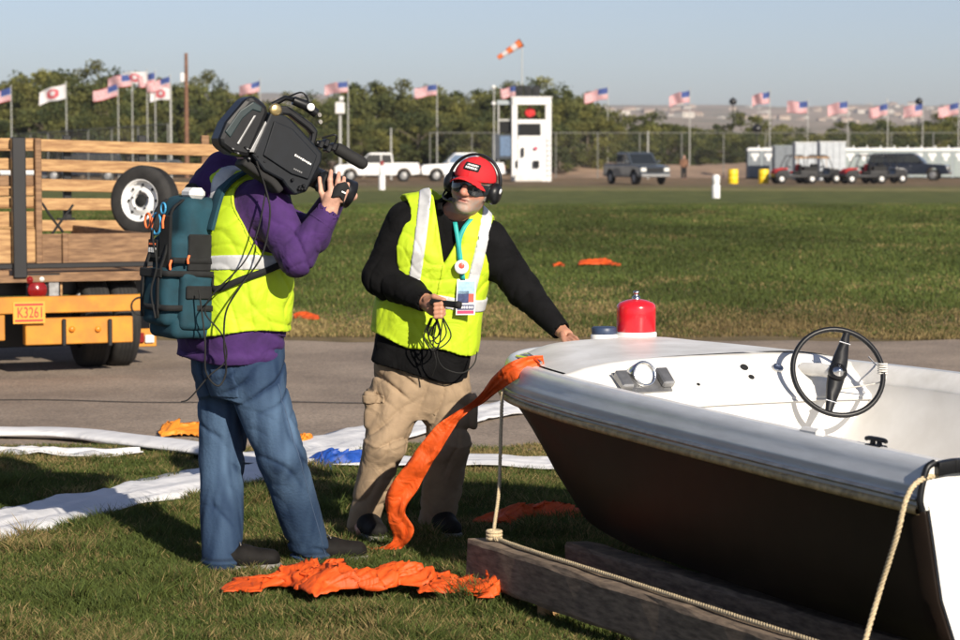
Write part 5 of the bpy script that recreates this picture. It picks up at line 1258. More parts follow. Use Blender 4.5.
def ribbon():
    E = [((543,356),(545,369),9.24),((528,357),(532,373),9.22),((510,362),(517,379),9.21),((493,377),(504,388),9.27),((474,401),(482,404),9.50),((436,427),(462,417),9.55),((407,463),(440,450),9.60),((386,495),(419,487),9.64),((388,520),(405,512),9.66),((393,541),(414,531),9.70),((379,549),(399,551),9.74),((364,551),(373,556),9.76)]
    L = spline([W(*a, y) for a, b, y in E], 9); R_ = spline([W(*b, y-.03) for a, b, y in E], 9); V = []; k = 9; n = len(L)
    for i in range(n):
        for j in range(k):
            p = L[i]+(R_[i]-L[i])*j/(k-1); r_ = ridge(np.array([[p[0]*14, p[2]*7, 3.], [p[0]*6+p[2]*9, j*.5, 1.]]), 9)
            V.append((p[0], p[1]+.022*(r_[0]-.5)+.035*(r_[1]-.5), max(p[2], .02)))
    F = [(i*k+j, i*k+k+j, i*k+k+j+1, i*k+j+1) for i in range(n-1) for j in range(k-1)]
    o = link('orange_ribbon', mk(V, F, True), 'orange_cloth'); sd = o.modifiers.new('thick', 'SOLIDIFY'); sd.thickness = .003
    tag(o, 'wide orange ribbon trailing from the boat bow down to the grass', 'ribbon')
ribbon()
# ================================================================ the stake sided trailer
def trailer():
    yb = lambda px: 18.0+(px-17)*.003
    T = lambda px, py, dy=0.: W(px, py, yb(px)+dy)
    root = empty('stake_trailer', (-3.6, 18.6, 0), 'stake sided trailer with wooden slats and yellow steel bumper', 'trailer')
    ax = norm(T(150, 300)-T(0, 300)*np.array((1, 1, 0))-np.array((0, 0, T(150, 300)[2]))); ax[2] = 0; ax = norm(ax); ay = np.cross((0, 0, 1), ax); az = np.array((0, 0, 1.)); Rm = (ax, ay, az)
    def plank(name, p0, p1, y0, y1, th, m, dy=0., slope=0., parent=root, bev=.006):
        a, c = T(p0, y0, dy), T(p1, y0, dy); h = T(p0, y0, dy)[2]-T(p0, y1, dy)[2]; mid = (a+c)/2; mid[2] = a[2]-h/2
        s = norm(ax-az*slope); u = np.cross(s, ay) if np.cross(s, ay)[2] > 0 else -np.cross(s, ay); L = np.linalg.norm((c-a)[:2]); mid = mid-az*slope*L/2
        b = MB(); b.box(mid, (L, th, h), (s, ay, u), b=bev); return b.build(name, m, parent)
    # left gate boards and the far front wall
    for k, (y0, y1, m) in enumerate(((137.5,149,'slat_wood'),(158,170,'slat_wood'),(176,187,'slat_brown'),(189,197,'slat_wood'),(199,209,'slat_wood'),(213,229,'slat_wood'))):
        plank('slat', -150, 34+(k % 2)*3, y0, y1, .025, m, .03)
    plank('plywood_panel', -150, 37, 231, 266, .02, 'slat_wood', .0)
    for k, (y0, y1) in enumerate(((139,151),(159,171),(178.5,190.5),(198,210),(220,231))):
        plank('slat', 36, 236, y0, y1, .025, 'slat_wood', 2.6, .028 if k < 3 else .012)
        plank('slat', -150, 36.5, y0-.4, y1-.4, .025, 'slat_wood', 2.6, .0)
    for px in (67, 142, 205, -20): b = MB(); a = T(px, 225, 2.66); t = T(px, 141, 2.66); b.box((a+t)/2, (.07, .05, (t-a)[2]+.1), Rm, b=.005); b.build('stake', 'black_paint' if px in (67, 142) else 'slat_brown', root)
    plank('stake', 34, 40.5, 138, 266, .06, 'slat_brown', -.02)
    plank('steel_post', 11, 24.5, 137, 278, .08, 'black_paint', -.06)
    # low tail board, bed and sills
    plank('tail_board', 40, 152, 234, 266, .03, 'slat_brown', .01, .0)
    plank('tail_board_cleat', 62, 68, 233, 266, .03, 'slat_brown', -.025)
    b = MB(); c = T(17, 268, 1.3); b.box((c[0]-.0, c[1], c[2]-.02), (2.45, 2.75, .05), Rm); b.build('bed_floor', 'slat_brown', root)
    for dy, px in ((1.3, 152),): b = MB(); a = T(px, 250); b.box(a+ay*1.3, (.03, 2.6, .25), Rm, b=.005); b.build('side_board', 'slat_brown', root)
    plank('bed_edge', -150, 152, 266.5, 272, .06, 'black_paint', -.02); plank('sill', 27, 152, 273, 281, .07, 'slat_brown', .0); plank('sill', -150, 8, 273, 281, .07, 'slat_brown', .0)
    # chassis: cross member, rails, axle, struts
    plank('chassis_rail', -140, 150, 283, 299, .10, 'black_paint', .35)
    plank('underside_board', -140, 150, 300, 352, .03, 'black_paint', 1.2)  # black board filling the dark underside behind the bumper
    for px in (75, 122): b = MB(); b.tube([T(px, 302, .12), T(px+11, 282, .2)], .022, 8); b.build('strut', 'steel', root)
    plank('wood_block', 52, 61, 281.5, 300.5, .10, 'slat_wood', .02)
    plank('bumper_beam', -150, 147, 301, 318, .10, 'yellow_paint', -.42, .0)
    bx = plank('bumper_box', 24, 131, 318.5, 345, .10, 'yellow_paint', -.40)
    for px in (62, 108): plank('bracket', px, px+4, 319, 346, .02, 'black_paint', -.47, parent=bx)
    for px in (72, 98): b = MB(); b.lathe(T(px, 329, -.46), [(.022, 0), (.022, .012), (.001, .014)], -ay, 12); b.build('bolt', 'amber', bx)
    plank('bumper_end', -150, 3, 318.5, 345, .10, 'yellow_paint', -.40)
    plank('reflector_plate', 131, 156, 329, 347, .03, 'yellow_paint', .2); plank('reflector', 134, 144, 333, 343, .02, 'tail_red', .17); plank('reflector', 145, 154, 335, 343, .02, 'loo_white', .17)
    # lamp
    plank('lamp_bracket', 26, 60, 273.5, 300.5, .02, 'black_paint', -.03); plank('lamp_bracket', 48, 59, 276, 300, .02, 'steel', -.055)
    for px, py, r_, m in ((37, 290, .066, 'tail_red'), (29, 279.5, .03, 'tail_red'), (41, 279, .022, 'lamp_lens')):
        b = MB(); b.lathe(T(px, py, -.05), [(r_*1.1, 0), (r_*1.1, .02), (r_, .022), (r_*.8, .035), (.001, .042)], -ay, 18); b.build('tail_lamp', m, root)
    b = MB(); b.tube([T(140, 306, -.5)+.065*(math.cos(a)*ax+math.sin(a)*az) for a in np.linspace(0, 12.6, 40)], .007, 6); b.build('hose_coil', 'rubber', root)
    # plate with its number
    pl = plank('number_plate', 13, 45, 302, 324, .004, 'plate_yellow', -.49, bev=.001)
    plank('plate_border', 15, 43, 304, 306, .002, 'plate_red', -.493, parent=pl, bev=.0005)
    plank('plate_border', 15, 43, 320, 322, .002, 'plate_red', -.493, parent=pl, bev=.0005)
    cu = bpy.data.curves.new('t', 'FONT'); cu.body = 'K3261'; cu.size = .105; cu.extrude = .001; cu.align_x = 'CENTER'; cu.align_y = 'CENTER'
    to = bpy.data.objects.new('t', cu); COL.objects.link(to); bpy.context.view_layer.update()
    me = bpy.data.meshes.new_from_object(to.evaluated_get(bpy.context.evaluated_depsgraph_get())); bpy.data.objects.remove(to)
    c = T(30.5, 313, -.496)
    for v in me.vertices: v.co = Vector(c+ax*v.co.x*.72+az*v.co.y*1.05-ay*v.co.z)
    link('plate_number', me, 'plate_red', pl)
    # wheels
    def wheel(c, axis, r_, wd, rim, name='wheel', parent=root):
        m = MB(); h = wd/2; m.lathe(c, [(r_*.58, -h*.9), (r_*.66, -h), (r_*.85, -h*1.05), (r_*.95, -h*.92), (r_, -h*.6), (r_, h*.6), (r_*.95, h*.92), (r_*.85, h*1.05), (r_*.66, h), (r_*.60, h*.9)], axis, 40, cap=False)
        w_ = m.build(name, 'tyre', parent)
        for k in range(4):
            m = MB(); m.lathe(c+axis*(h*(-.45+.3*k)), [(r_*1.008, -.008), (r_*1.008, .008)], axis, 40, smooth=True, cap=False); m.build('tread', 'rubber', w_)
        m = MB(); m.lathe(c+axis*h*.35, [(r_*.62, -.06), (r_*.62, .045), (r_*.595, .055), (r_*.56, .04), (r_*.54, -.015), (r_*.36, -.005), (r_*.33, .03), (r_*.20, .034), (.07*r_/.3, .03), (.06*r_/.3, .0), (.001, 0)], axis, 36); rm = m.build('rim', rim, w_)
        f_, s_, u_ = frame(axis)
        for k in range(8): m = MB(); a = k*math.pi/4; m.lathe(c+axis*(h*.35+.008)+r_*.45*(math.cos(a)*s_+math.sin(a)*u_), [(r_*.045, 0), (r_*.045, .001)], axis, 10); m.build('vent_hole', 'dark_cloth', rm)
        for k in range(5): m = MB(); a = k*2*math.pi/5+.3; m.lathe(c+axis*(h*.35+.034)+r_*.265*(math.cos(a)*s_+math.sin(a)*u_), [(r_*.028, 0), (r_*.028, .012)], axis, 6, smooth=False); m.build('wheel_nut', 'dark_cloth', rm)
        m = MB(); m.lathe(c+axis*h*.35, [(.052*r_/.3, .028), (.05*r_/.3, .034), (.001, .034)], axis, 18); m.build('hub_hole', 'dark_cloth', rm)
        return w_
    for px, dy in ((90, .28), (118, .30), (-75, .28), (-45, .28)):
        c = T(px, 345, dy); c[2] = .36; wheel(c, ax, .36, .20, 'steel')
    # spare wheel standing in the bed: a thing of its own
    sp = empty('spare_wheel', T(145, 236, 1.1), 'spare wheel with white steel rim standing in the trailer bed', 'wheel')
    axis = norm(np.array((-.40, -.90, .08))); c = T(145, 201, 1.1); wheel(c, axis, .286, .19, 'white_paint', 'tyre', sp)
    t = MB(); a = T(44, 206, .8); t.tube(spline([T(42, 203, .9), T(52, 218, .8), T(63, 232, .7)], 5), .010, 6); t.tube(spline([T(73, 205, .9), T(62, 220, .8), T(52, 234, .7)], 5), .010, 6); t.box(T(66, 219, .8), (.14, .02, .02), Rm)
    tag(t.build('bungee_cross', 'rubber'), 'crossed black rods leaning in the trailer bed', 'bungees')  # crossed black bungee straps in the bed
trailer()
# ================================================================ things across the field
def far_vehicle(px, Y, yaw, kind, paint, lab, glass='car_glass'):
    """local x forward, y left"""
    root = empty({'pickup': 'pickup_truck', 'suv': 'sport_utility_vehicle', 'sedan': 'parked_car'}[kind], (0, 0, 0), lab, 'pickup' if kind == 'pickup' else 'car')
    X, Yv, Zv = np.eye(3)
    def arch(x, r_=.47, n=8): return [(x+r_*math.cos(a), .42+r_*math.sin(a)) for a in np.linspace(0, math.pi, n)]
    fw, rw = 1.78, -1.72; belt = 1.18 if kind != 'sedan' else .95
    low = [(2.72, .45), (2.78, .75), (2.74, belt-.18), (2.6, belt-.08), (1.25, belt), (-2.72, belt-(.02 if kind != 'sedan' else .05)), (-2.78, .8), (-2.76, .5)]
    poly = low + arch(rw)[::-1] + arch(fw)[::-1]
    b = MB(); b.prism(poly, (0, 0, 0), X, Zv, Yv, 1.92); body = b.build('body', paint, root, False, bevel=.06)
    if kind == 'pickup': top = [(1.25, belt-.02), (.55, 1.86), (.35, 1.9), (-.75, 1.9), (-.95, 1.86), (-1.05, belt-.02)]
    elif kind == 'suv': top = [(1.25, belt-.02), (.55, 1.84), (.3, 1.9), (-2.2, 1.88), (-2.45, 1.8), (-2.7, belt-.02)]
    else: top = [(1.2, belt-.02), (.45, 1.40), (.2, 1.45), (-1.1, 1.43), (-1.35, 1.38), (-2.1, belt-.02)]
    b = MB(); b.prism(top, (0, 0, 0), X, Zv, Yv, 1.72); cab = b.build('cab', paint, root, False, bevel=.07)
    zt = top[1][1]; zb = belt+.06
    def lerp(z): t = (z-belt)/(zt-belt); return top[0][0]+(top[1][0]-top[0][0])*t
    def lerp2(z): t = (z-belt)/(top[-2][1]-belt); return top[-1][0]+(top[-2][0]-top[-1][0])*t
    xs = [lerp2(zb)+.10, -.28, -.20, lerp(zb)-.10] if kind != 'suv' else [lerp2(zb)+.1, -1.5, -1.42, -.3, -.22, lerp(zb)-.1]
    xt = [lerp2(zt-.08)+.08, -.28, -.20, lerp(zt-.08)-.06] if kind != 'suv' else [lerp2(zt-.08)+.05, -1.5, -1.42, -.3, -.22, lerp(zt-.08)-.06]
    for s in (-1, 1):
        for k in range(0, len(xs), 2):
            b = MB(); y = s*.862; v = [(xs[k], y, zb), (xs[k+1], y, zb), (xt[k+1], y, zt-.08), (xt[k], y, zt-.08)]; v2 = [(a, y+s*.012, c) for a, _, c in v]
            b.add(v+v2, [(0, 1, 2, 3), (4, 5, 6, 7), (0, 1, 5, 4), (1, 2, 6, 5), (2, 3, 7, 6), (3, 0, 4, 7)]); b.build('side_window', glass, cab, False)
    for (f_, d) in ((lerp, 1), (lerp2, -1)):
        b = MB(); v = [(f_(zb)+d*.03, -.74, zb), (f_(zb)+d*.03, .74, zb), (f_(zt-.06)+d*.03, .68, zt-.06), (f_(zt-.06)+d*.03, -.68, zt-.06)]
        v2 = [(a+d*.015, q, c+.008) for a, q, c in v]; b.add(v+v2, [(0, 1, 2, 3), (4, 5, 6, 7), (0, 1, 5, 4), (1, 2, 6, 5), (2, 3, 7, 6), (3, 0, 4, 7)]); b.build('windscreen' if d > 0 else 'rear_window', glass, cab, False)
    if kind == 'pickup':
        b = MB(); b.box((-1.88, 0, belt+.002), (1.55, 1.56, .02)); b.build('bed_dark_sheet', 'dark_cloth', root, False)  # dark sheet on the closed body stands for the shaded inside of the bed
        for s in (-1, 1): b = MB(); b.box((-1.88, s*.87, belt+.03), (1.65, .12, .08), b=.02); b.build('bed_rail', paint, root, False)
    for x in (fw, rw):
        for s in (-1, 1):
            b = MB(); b.lathe((x, s*.84, .39), [(.24, -.11), (.36, -.12), (.39, -.08), (.39, .08), (.36, .12), (.24, .11)], (0, s, 0), 20, cap=False); wh = b.build('wheel', 'tyre', root, False)
            b = MB(); b.lathe((x, s*.84, .39), [(.24, .0), (.24, .10), (.17, .07), (.08, .10), (.001, .10)], (0, s, 0), 16); b.build('rim', 'steel', wh, False)
    for s in (-1, 1):
        b = MB(); b.box((2.74, s*.74, belt-.30), (.12, .34, .22), b=.03); b.build('headlight', 'lamp_lens', root, False)
        b = MB(); b.box((-2.76, s*.84, belt-.28), (.08, .16, .34), b=.02); b.build('tail_light', 'tail_red', root, False)
        b = MB(); b.box((.98, s*1.02, belt+.18), (.12, .20, .16), b=.03); b.build('mirror', paint, root, False)
        for x in (.30, -.62): b = MB(); b.box((x, s*.967, belt-.16), (.16, .02, .03)); b.build('door_handle', 'steel', body, False)
    b = MB(); b.box((2.77, 0, belt-.32), (.06, 1.05, .26), b=.02); b.build('grille', 'black_plastic', root, False)
    b = MB(); b.box((2.80, 0, .55), (.16, 1.86, .2), b=.04); b.build('bumper', 'steel' if kind == 'pickup' else paint, root, False)
    b = MB(); b.box((-2.80, 0, .58), (.14, 1.86, .18), b=.04); b.build('bumper', 'steel' if kind == 'pickup' else paint, root, False)
    g = W(px, 175, Y); root.location = (g[0], Y, 0); root.rotation_euler[2] = yaw
    return root
PI = math.pi
far_vehicle(377, 158, PI*1.0+.08, 'pickup', 'white_paint', 'white pickup truck with long bed parked beyond the tall lamp mast')
far_vehicle(462, 160, PI+.10, 'pickup', 'white_paint', 'white pickup truck parked beside the white observation tower', 'blue_glass')
far_vehicle(636, 143, -1.22, 'pickup', 'grey_paint', 'slate grey crew cab pickup standing alone in front of the fence')
far_vehicle(908, 166, -.30, 'suv', 'navy_paint', 'dark navy sport utility vehicle parked in front of the toilets')
far_vehicle(82, 158, PI+.1, 'suv', 'navy_paint', 'dark vehicle glimpsed between the trailer slats left of the spare wheel')
far_vehicle(172, 160, .1, 'sedan', 'grey_paint', 'grey car glimpsed behind the spare wheel and slats')
far_vehicle(22, 165, PI, 'sedan', 'white_paint', 'pale car seen low behind the trailer gate')
# ---------------------------------------------------------------- utility carts
def cart(px, Y, yaw, lab, red):
    root = empty('utility_cart', (0, 0, 0), lab, 'cart', None)
    b = MB(); b.prism([(-1.35,.35),(-1.35,.78),(-.25,.80),(-.2,.55),(.45,.55),(.55,.85),(1.15,.80),(1.35,.55),(1.3,.35)], (0, 0, 0), (1, 0, 0), (0, 0, 1), (0, 1, 0), 1.25); b.build('body', 'black_paint', root, False, bevel=.05)
    b = MB(); b.prism([(.52,.86),(1.12,.82),(1.36,.60),(1.30,.78),(1.1,.92),(.55,.98)], (0, 0, 0), (1, 0, 0), (0, 0, 1), (0, 1, 0), 1.1); b.build('hood', 'red_jacket' if red else 'steel', root, False, bevel=.04)
    for s in (-.3, .3):
        b = MB(); b.box((-.05, s, .68), (.45, .48, .16), b=.05); b.box((-.28, s, .95), (.12, .46, .5), b=.04); b.build('seat', 'red_jacket' if s < 0 and red else 'rubber', root, False)
    b = MB()
    for s in (-.58, .58): b.tube(spline([(.75, s, .85), (.45, s, 1.55), (.2, s, 1.72), (-.35, s, 1.72), (-.45, s, 1.5), (-.5, s, .7)], 5), .028, 6)
    for x, z in ((.3, 1.69), (-.38, 1.69)): b.tube([(x, -.58, z), (x, .58, z)], .028, 6)
    b.build('roll_cage', 'black_paint', root, False)
    for x in (-.95, .95):
        for s in (-1, 1):
            b = MB(); b.lathe((x, s*.6, .30), [(.14, -.1), (.28, -.11), (.30, -.06), (.30, .06), (.28, .11), (.14, .1)], (0, s, 0), 16, cap=False); w_ = b.build('wheel', 'tyre', root, False)
            b = MB(); b.lathe((x, s*.6, .30), [(.17, .05), (.16, .10), (.05, .09), (.001, .09)], (0, s, 0), 14); b.build('rim', 'loo_white', w_, False)
    b = MB(); b.box((-.9, 0, .92), (.85, 1.2, .28), b=.03); b.build('cargo_box', 'rubber', root, False)
    b = MB(); b.lathe((.42, .3, 1.02), [(.16, 0), (.17, .015), (.15, .03)], (-.5, 0, .85), 14); b.build('steering_wheel', 'rubber', root, False)
    g = W(px, 175, Y); root.location = (g[0], Y, 0); root.rotation_euler[2] = yaw
cart(794, 146, PI+.15, 'black utility cart with red hood nearest the yellow barrels', True)
cart(818, 149, .3, 'black utility cart with grey hood beside the grey panels', False)
cart(863, 146, PI+.2, 'black utility cart with red hood beside the navy vehicle', True)
cart(884, 149, .25, 'dark utility cart tucked behind the red hooded one and the navy vehicle', False)
# ---------------------------------------------------------------- portable toilets
def toilet_proto(m, lab, group):
    root = empty('portable_toilet', (0, 0, 0), lab, 'toilet', group)
    b = MB(); b.box((0, 0, 1.08), (1.08, 1.1, 2.0), b=.03); cb = b.build('cabin', m, root, False)
    b = MB(); b.loft([[(x*w_, y*w_, z) for x, y in ((-.57, -.58), (.57, -.58), (.57, .58), (-.57, .58))] for w_, z in ((1, 2.09), (1, 2.16), (.9, 2.26), (.6, 2.33))], smooth=False); b.build('roof', 'loo_white', root, False)
    b = MB(); b.box((0, -.565, 1.05), (.78, .03, 1.86), b=.01); d = b.build('door', m, root, False)
    b = MB(); b.prism([(-.30,.28),(.30,.28),(.30,.10),(.12,-.05),(.10,-.28),(-.10,-.28),(-.12,-.05),(-.30,.10)], (0, -.585, 1.62), (1, 0, 0), (0, 0, 1), (0, 1, 0), .012); b.build('door_sign', 'loo_white', d, False)
    b = MB(); b.box((.3, -.59, 1.05), (.05, .03, .14), b=.008); b.build('latch', 'steel', d, False)
    for s in (-.48, .48): b = MB(); b.box((s, -.56, 1.08), (.06, .04, 2.0), b=.01); b.build('corner_post', 'loo_grey', cb, False)
    b = MB(); b.box((0, 0, .05), (1.12, 1.14, .10), b=.02); b.build('skid_base', 'rubber', root, False)
    b = MB(); b.tube([(.38, .4, 2.1), (.38, .4, 2.48)], .055, 10); b.build('vent_pipe', 'loo_white', root, False)
    return root
pa = toilet_proto('loo_green', 'grey green portable toilet in the row behind the navy vehicle', 'portable toilets in the long row')
for i in range(10):
    o = pa if i == 0 else tree_copy(pa); g = W(849+i*13.6, 175, 182); o.location = (g[0], 182, 0)
pb = toilet_proto('loo_dark', 'dark grey portable toilet behind the yellow barrels', 'dark portable toilets behind the barrels')
for i, px in enumerate((754, 767.5)):
    o = pb if i == 0 else tree_copy(pb); g = W(px, 175, 180); o.location = (g[0], 180, 0)
def container(px, Y, wd, h, m, lab, ribs):
    root = empty('storage_container', (0, 0, 0), lab, 'container')
    b = MB(); b.box((0, 0, h/2+.05), (wd, 1.4, h), b=.02); b.build('shell', m, root, False)
    for k in range(ribs): b = MB(); b.box((-wd/2+wd*(k+.5)/ribs, -.725, h/2+.05), (wd/ribs*.86, .03, h*.96), b=.008); b.build('panel', m, root, False)
    b = MB(); b.box((0, 0, h+.09), (wd+.06, 1.46, .06), b=.01); b.build('lid', 'loo_white' if m != 'loo_dark' else 'loo_grey', root, False)
    g = W(px, 175, Y); root.location = (g[0], Y, 0)
mat('panel_grey', (.42,.45,.48), .5, .08, 3)
container(783.5, 176, 1.55, 2.35, 'loo_dark', 'dark grey storage cabin between the toilets and the pale panels', 2)
container(806, 168, 1.75, 2.55, 'panel_grey', 'pale grey panelled cabin beside the dark cabin', 3)
container(831, 162, 1.75, 2.55, 'panel_grey', 'pale grey panelled cabin next to the long toilet row', 4)
b = MB(); g = W(812, 157.5, 150); b.box((g[0], 150, g[2]), (2.2, .25, .12), b=.02); b.tube([(g[0]-.9, 150, 0), (g[0]-.9, 150, g[2])], .02, 6); b.tube([(g[0]+.9, 150, 0), (g[0]+.9, 150, g[2])], .02, 6); tag(b.build('plank_rack', 'slat_wood'), 'wooden plank held on two thin posts above the utility carts', 'rack')
# barrels and bollards
for px, lab in ((733, 'yellow plastic barrel standing apart on the gravel'), (763.5, 'yellow plastic barrel standing in front of the dark toilets')):
    g = W(px, 184, 147); root = empty('yellow_barrel', (g[0], 147, 0), lab, 'barrel')
    b = MB(); b.lathe((0, 0, 0), [(.30, 0), (.31, .04), (.31, .26), (.325, .29), (.31, .32), (.31, .56), (.325, .59), (.31, .62), (.31, .84), (.29, .88)], n=18); b.build('drum', 'yellow_plastic', root, False)
    b = MB(); b.lathe((0, 0, .885), [(.25, 0), (.25, .012), (.001, .014)], n=16); b.build('opening', 'dark_cloth', root, False)
for px, Y, h, lab, red in ((716, 95, .92, 'white marker post standing alone at the far edge of the field', 0), (382, 119, 1.2, 'white marker post with red top in front of the white pickup', 1)):
    g = W(px, 190, Y); root = empty('marker_post', (g[0], Y, 0), lab, 'post')
    b = MB(); b.lathe((0, 0, 0), [(.16, 0), (.16, h*.55), (.12, h*.6), (.15, h*.66), (.15, h*.93), (.10, h)], n=16); b.build('post', 'white_paint', root, False)
    if red: b = MB(); b.lathe((0, 0, h), [(.09, -.02), (.10, .02), (.10, .2), (.03, .24)], n=14); b.build('lamp', 'tail_red', root, False)
    else: b = MB(); b.lathe((0, 0, h*.6), [(.124, -.02), (.125, .04)], n=14); b.build('ring', 'loo_grey', root, False)
# ---------------------------------------------------------------- tower with windsock
def tower():
    Y = 160; g = lambda px, py: W(px, py, Y); x0, x1 = g(512, 0)[0], g(551.5, 0)[0]; zt = g(0, 98)[2]; cx = (x0+x1)/2; wd = x1-x0; D = 2.2
    root = empty('observation_tower', (cx, Y, 0), 'white two level observation tower with open top deck beside the trees', 'tower')
    z = lambda py: g(0, py)[2]
    for s in (-1, 1):
        for d in (0, D): b = MB(); b.box((cx+s*(wd/2-.17), Y+d, zt/2), (.34, .3, zt), b=.02); b.build('corner_post', 'white_paint', root)
    def pan(name, a, c, t, bt, m, y=0., th=.08): b = MB(); b.box(((g(a, 0)[0]+g(c, 0)[0])/2, Y+y, (z(t)+z(bt))/2), (g(c, 0)[0]-g(a, 0)[0], th, z(t)-z(bt)), b=.01); return b.build(name, m, root)
    pan('roof_beam', 513.5, 550.5, 98.3, 104.5, 'white_paint', -.17, .12); pan('rail_panel', 518, 546, 119.5, 124, 'white_paint', -.05); pan('dark_window', 520, 540.5, 123.5, 135.5, 'dark_cloth', -.12); pan('side_panel', 541, 546.5, 122, 137, 'white_paint', -.04)  # middle window is a black sheet, its inner shade put into the colour
    pan('lower_panel', 518, 546.5, 135.6, 181.5, 'white_paint', -.03); pan('window_sill', 518.5, 542, 135.6, 138, 'white_paint', -.10)
    b = MB(); b.box((cx, Y+D/2, z(131)), (wd-.4, D-.3, .1)); b.build('deck', 'loo_grey', root); b = MB(); b.box((cx, Y+D/2, zt+.05), (wd+.1, D+.5, .10), b=.02); b.build('roof', 'white_paint', root)
    pan('back_panel', 518, 546, 124, 181, 'loo_grey', D)
    for px, py, w_, h_ in ((517, 164, 2.2, 7), (536.5, 164, 6, 7), (523, 152, 2.5, 9), (536, 148, 3.5, 2.5)): pan('wall_fitting', px-w_/2, px+w_/2, py-h_/2, py+h_/2, 'dark_cloth' if py > 150 else 'badge_pink', -.20, .2)
    for k in range(8): pan('ladder_rung', 547.2, 550.2, 140+k*5, 141+k*5, 'steel', -.19, .05)
    b = MB(); b.box((g(529, 0)[0], Y-.5, .25), (1.9, .5, .5), b=.05); b.build('plinth', 'offwhite', root)
    # annex: lower grey frame with a cabinet
    an = empty('scaffold_annex', (g(504, 0)[0], Y+.6, 0), 'grey scaffold with dark screens and blue grey cabinet left of the tower', 'scaffold')
    for px in (498.5, 512):
        for d in (.3, 1.8): b = MB(); b.tube([(g(px, 0)[0], Y+d, 0), (g(px, 0)[0], Y+d, z(100))], .06, 8); b.build('upright', 'pole_grey', an)
    def pan2(name, a, c, t, bt, m, y): b = MB(); b.box(((g(a, 0)[0]+g(c, 0)[0])/2, Y+y, (z(t)+z(bt))/2), (g(c, 0)[0]-g(a, 0)[0], .08, z(t)-z(bt)), b=.01); b.build(name, m, an)
    pan2('top_board', 497, 513, 100, 104.5, 'loo_grey', .25); pan2('screen', 499.5, 511.5, 121, 133, 'dark_cloth', .3); pan2('cabinet', 492, 512.4, 134, 159, 'grey_paint', .1); pan2('cabinet_door', 500, 511.5, 136, 156, 'blue_glass', .05); pan2('mid_rail', 498, 513, 119, 121, 'pole_grey', .28)
    for i, px in enumerate((519.5, 528, 536.5)):
        sp = empty('loudspeaker', (g(px, 0)[0], Y+.5, zt+.1), 'black loudspeaker in the row on the tower roof', 'loudspeaker', 'loudspeakers on the tower roof')
        b = MB(); b.box((g(px, 0)[0], Y+.5, zt+.47), (.52, .5, .74), b=.03); b.build('cabinet', 'black_paint', sp); b = MB(); b.lathe((g(px, 0)[0], Y+.248, zt+.42), [(.2, 0), (.18, .012), (.06, .005), (.001, .02)], (0, -1, 0), 14); b.build('cone', 'rubber', sp)
    # windsock
    ws = empty('windsock', (g(522.5, 0)[0], Y+1.2, zt), 'orange and white windsock flying from a thin mast above the tower', 'windsock')
    b = MB(); b.tube([(g(522.5, 0)[0], Y+1.2, zt+.1), (g(522.5, 0)[0], Y+1.2, z(41))], [.045, .03], 8); b.build('mast', 'pole_grey', ws)
    a, e = W(521.5, 42.5, Y+1.2), W(498, 58, Y+1.2); n = 5
    for k in range(n):
        p, q = a+(e-a)*k/n, a+(e-a)*(k+1)/n; b = MB(); b.tube([p, (p+q)/2+np.array((0, 0, .02)), q], [.30-.03*k, .285-.03*k, .27-.03*k], 12, cap=(k == n-1)); b.build('sock_band', 'sock_orange' if k in (0, 4) else ('flag_white' if k % 2 else 'sock_orange'), ws)
    b = MB(); f_, s_, u_ = frame(e-a); b.tube([a+.3*(math.cos(t)*s_+math.sin(t)*u_) for t in np.linspace(0, 6.283, 16)], .025, 6, cap=False); b.build('hoop', 'black_paint', ws)
    # mast with two round lamps
    mm = empty('lamp_mast', (g(494, 0)[0], Y-1, 0), 'thin mast carrying two round white lamps left of the tower', 'mast')
    b = MB(); b.tube([(g(494, 0)[0], Y-1, 0), (g(494, 0)[0], Y-1, z(86))], .04, 6); b.build('mast', 'pole_grey', mm)
    for py in (87, 103.5): b = MB(); p = W(493.5, py, Y-1.1); b.lathe(p, [(.02, -.14), (.13, -.08), (.15, 0), (.13, .08), (.02, .14)], n=12); b.build('lamp', 'loo_white', mm)
tower()
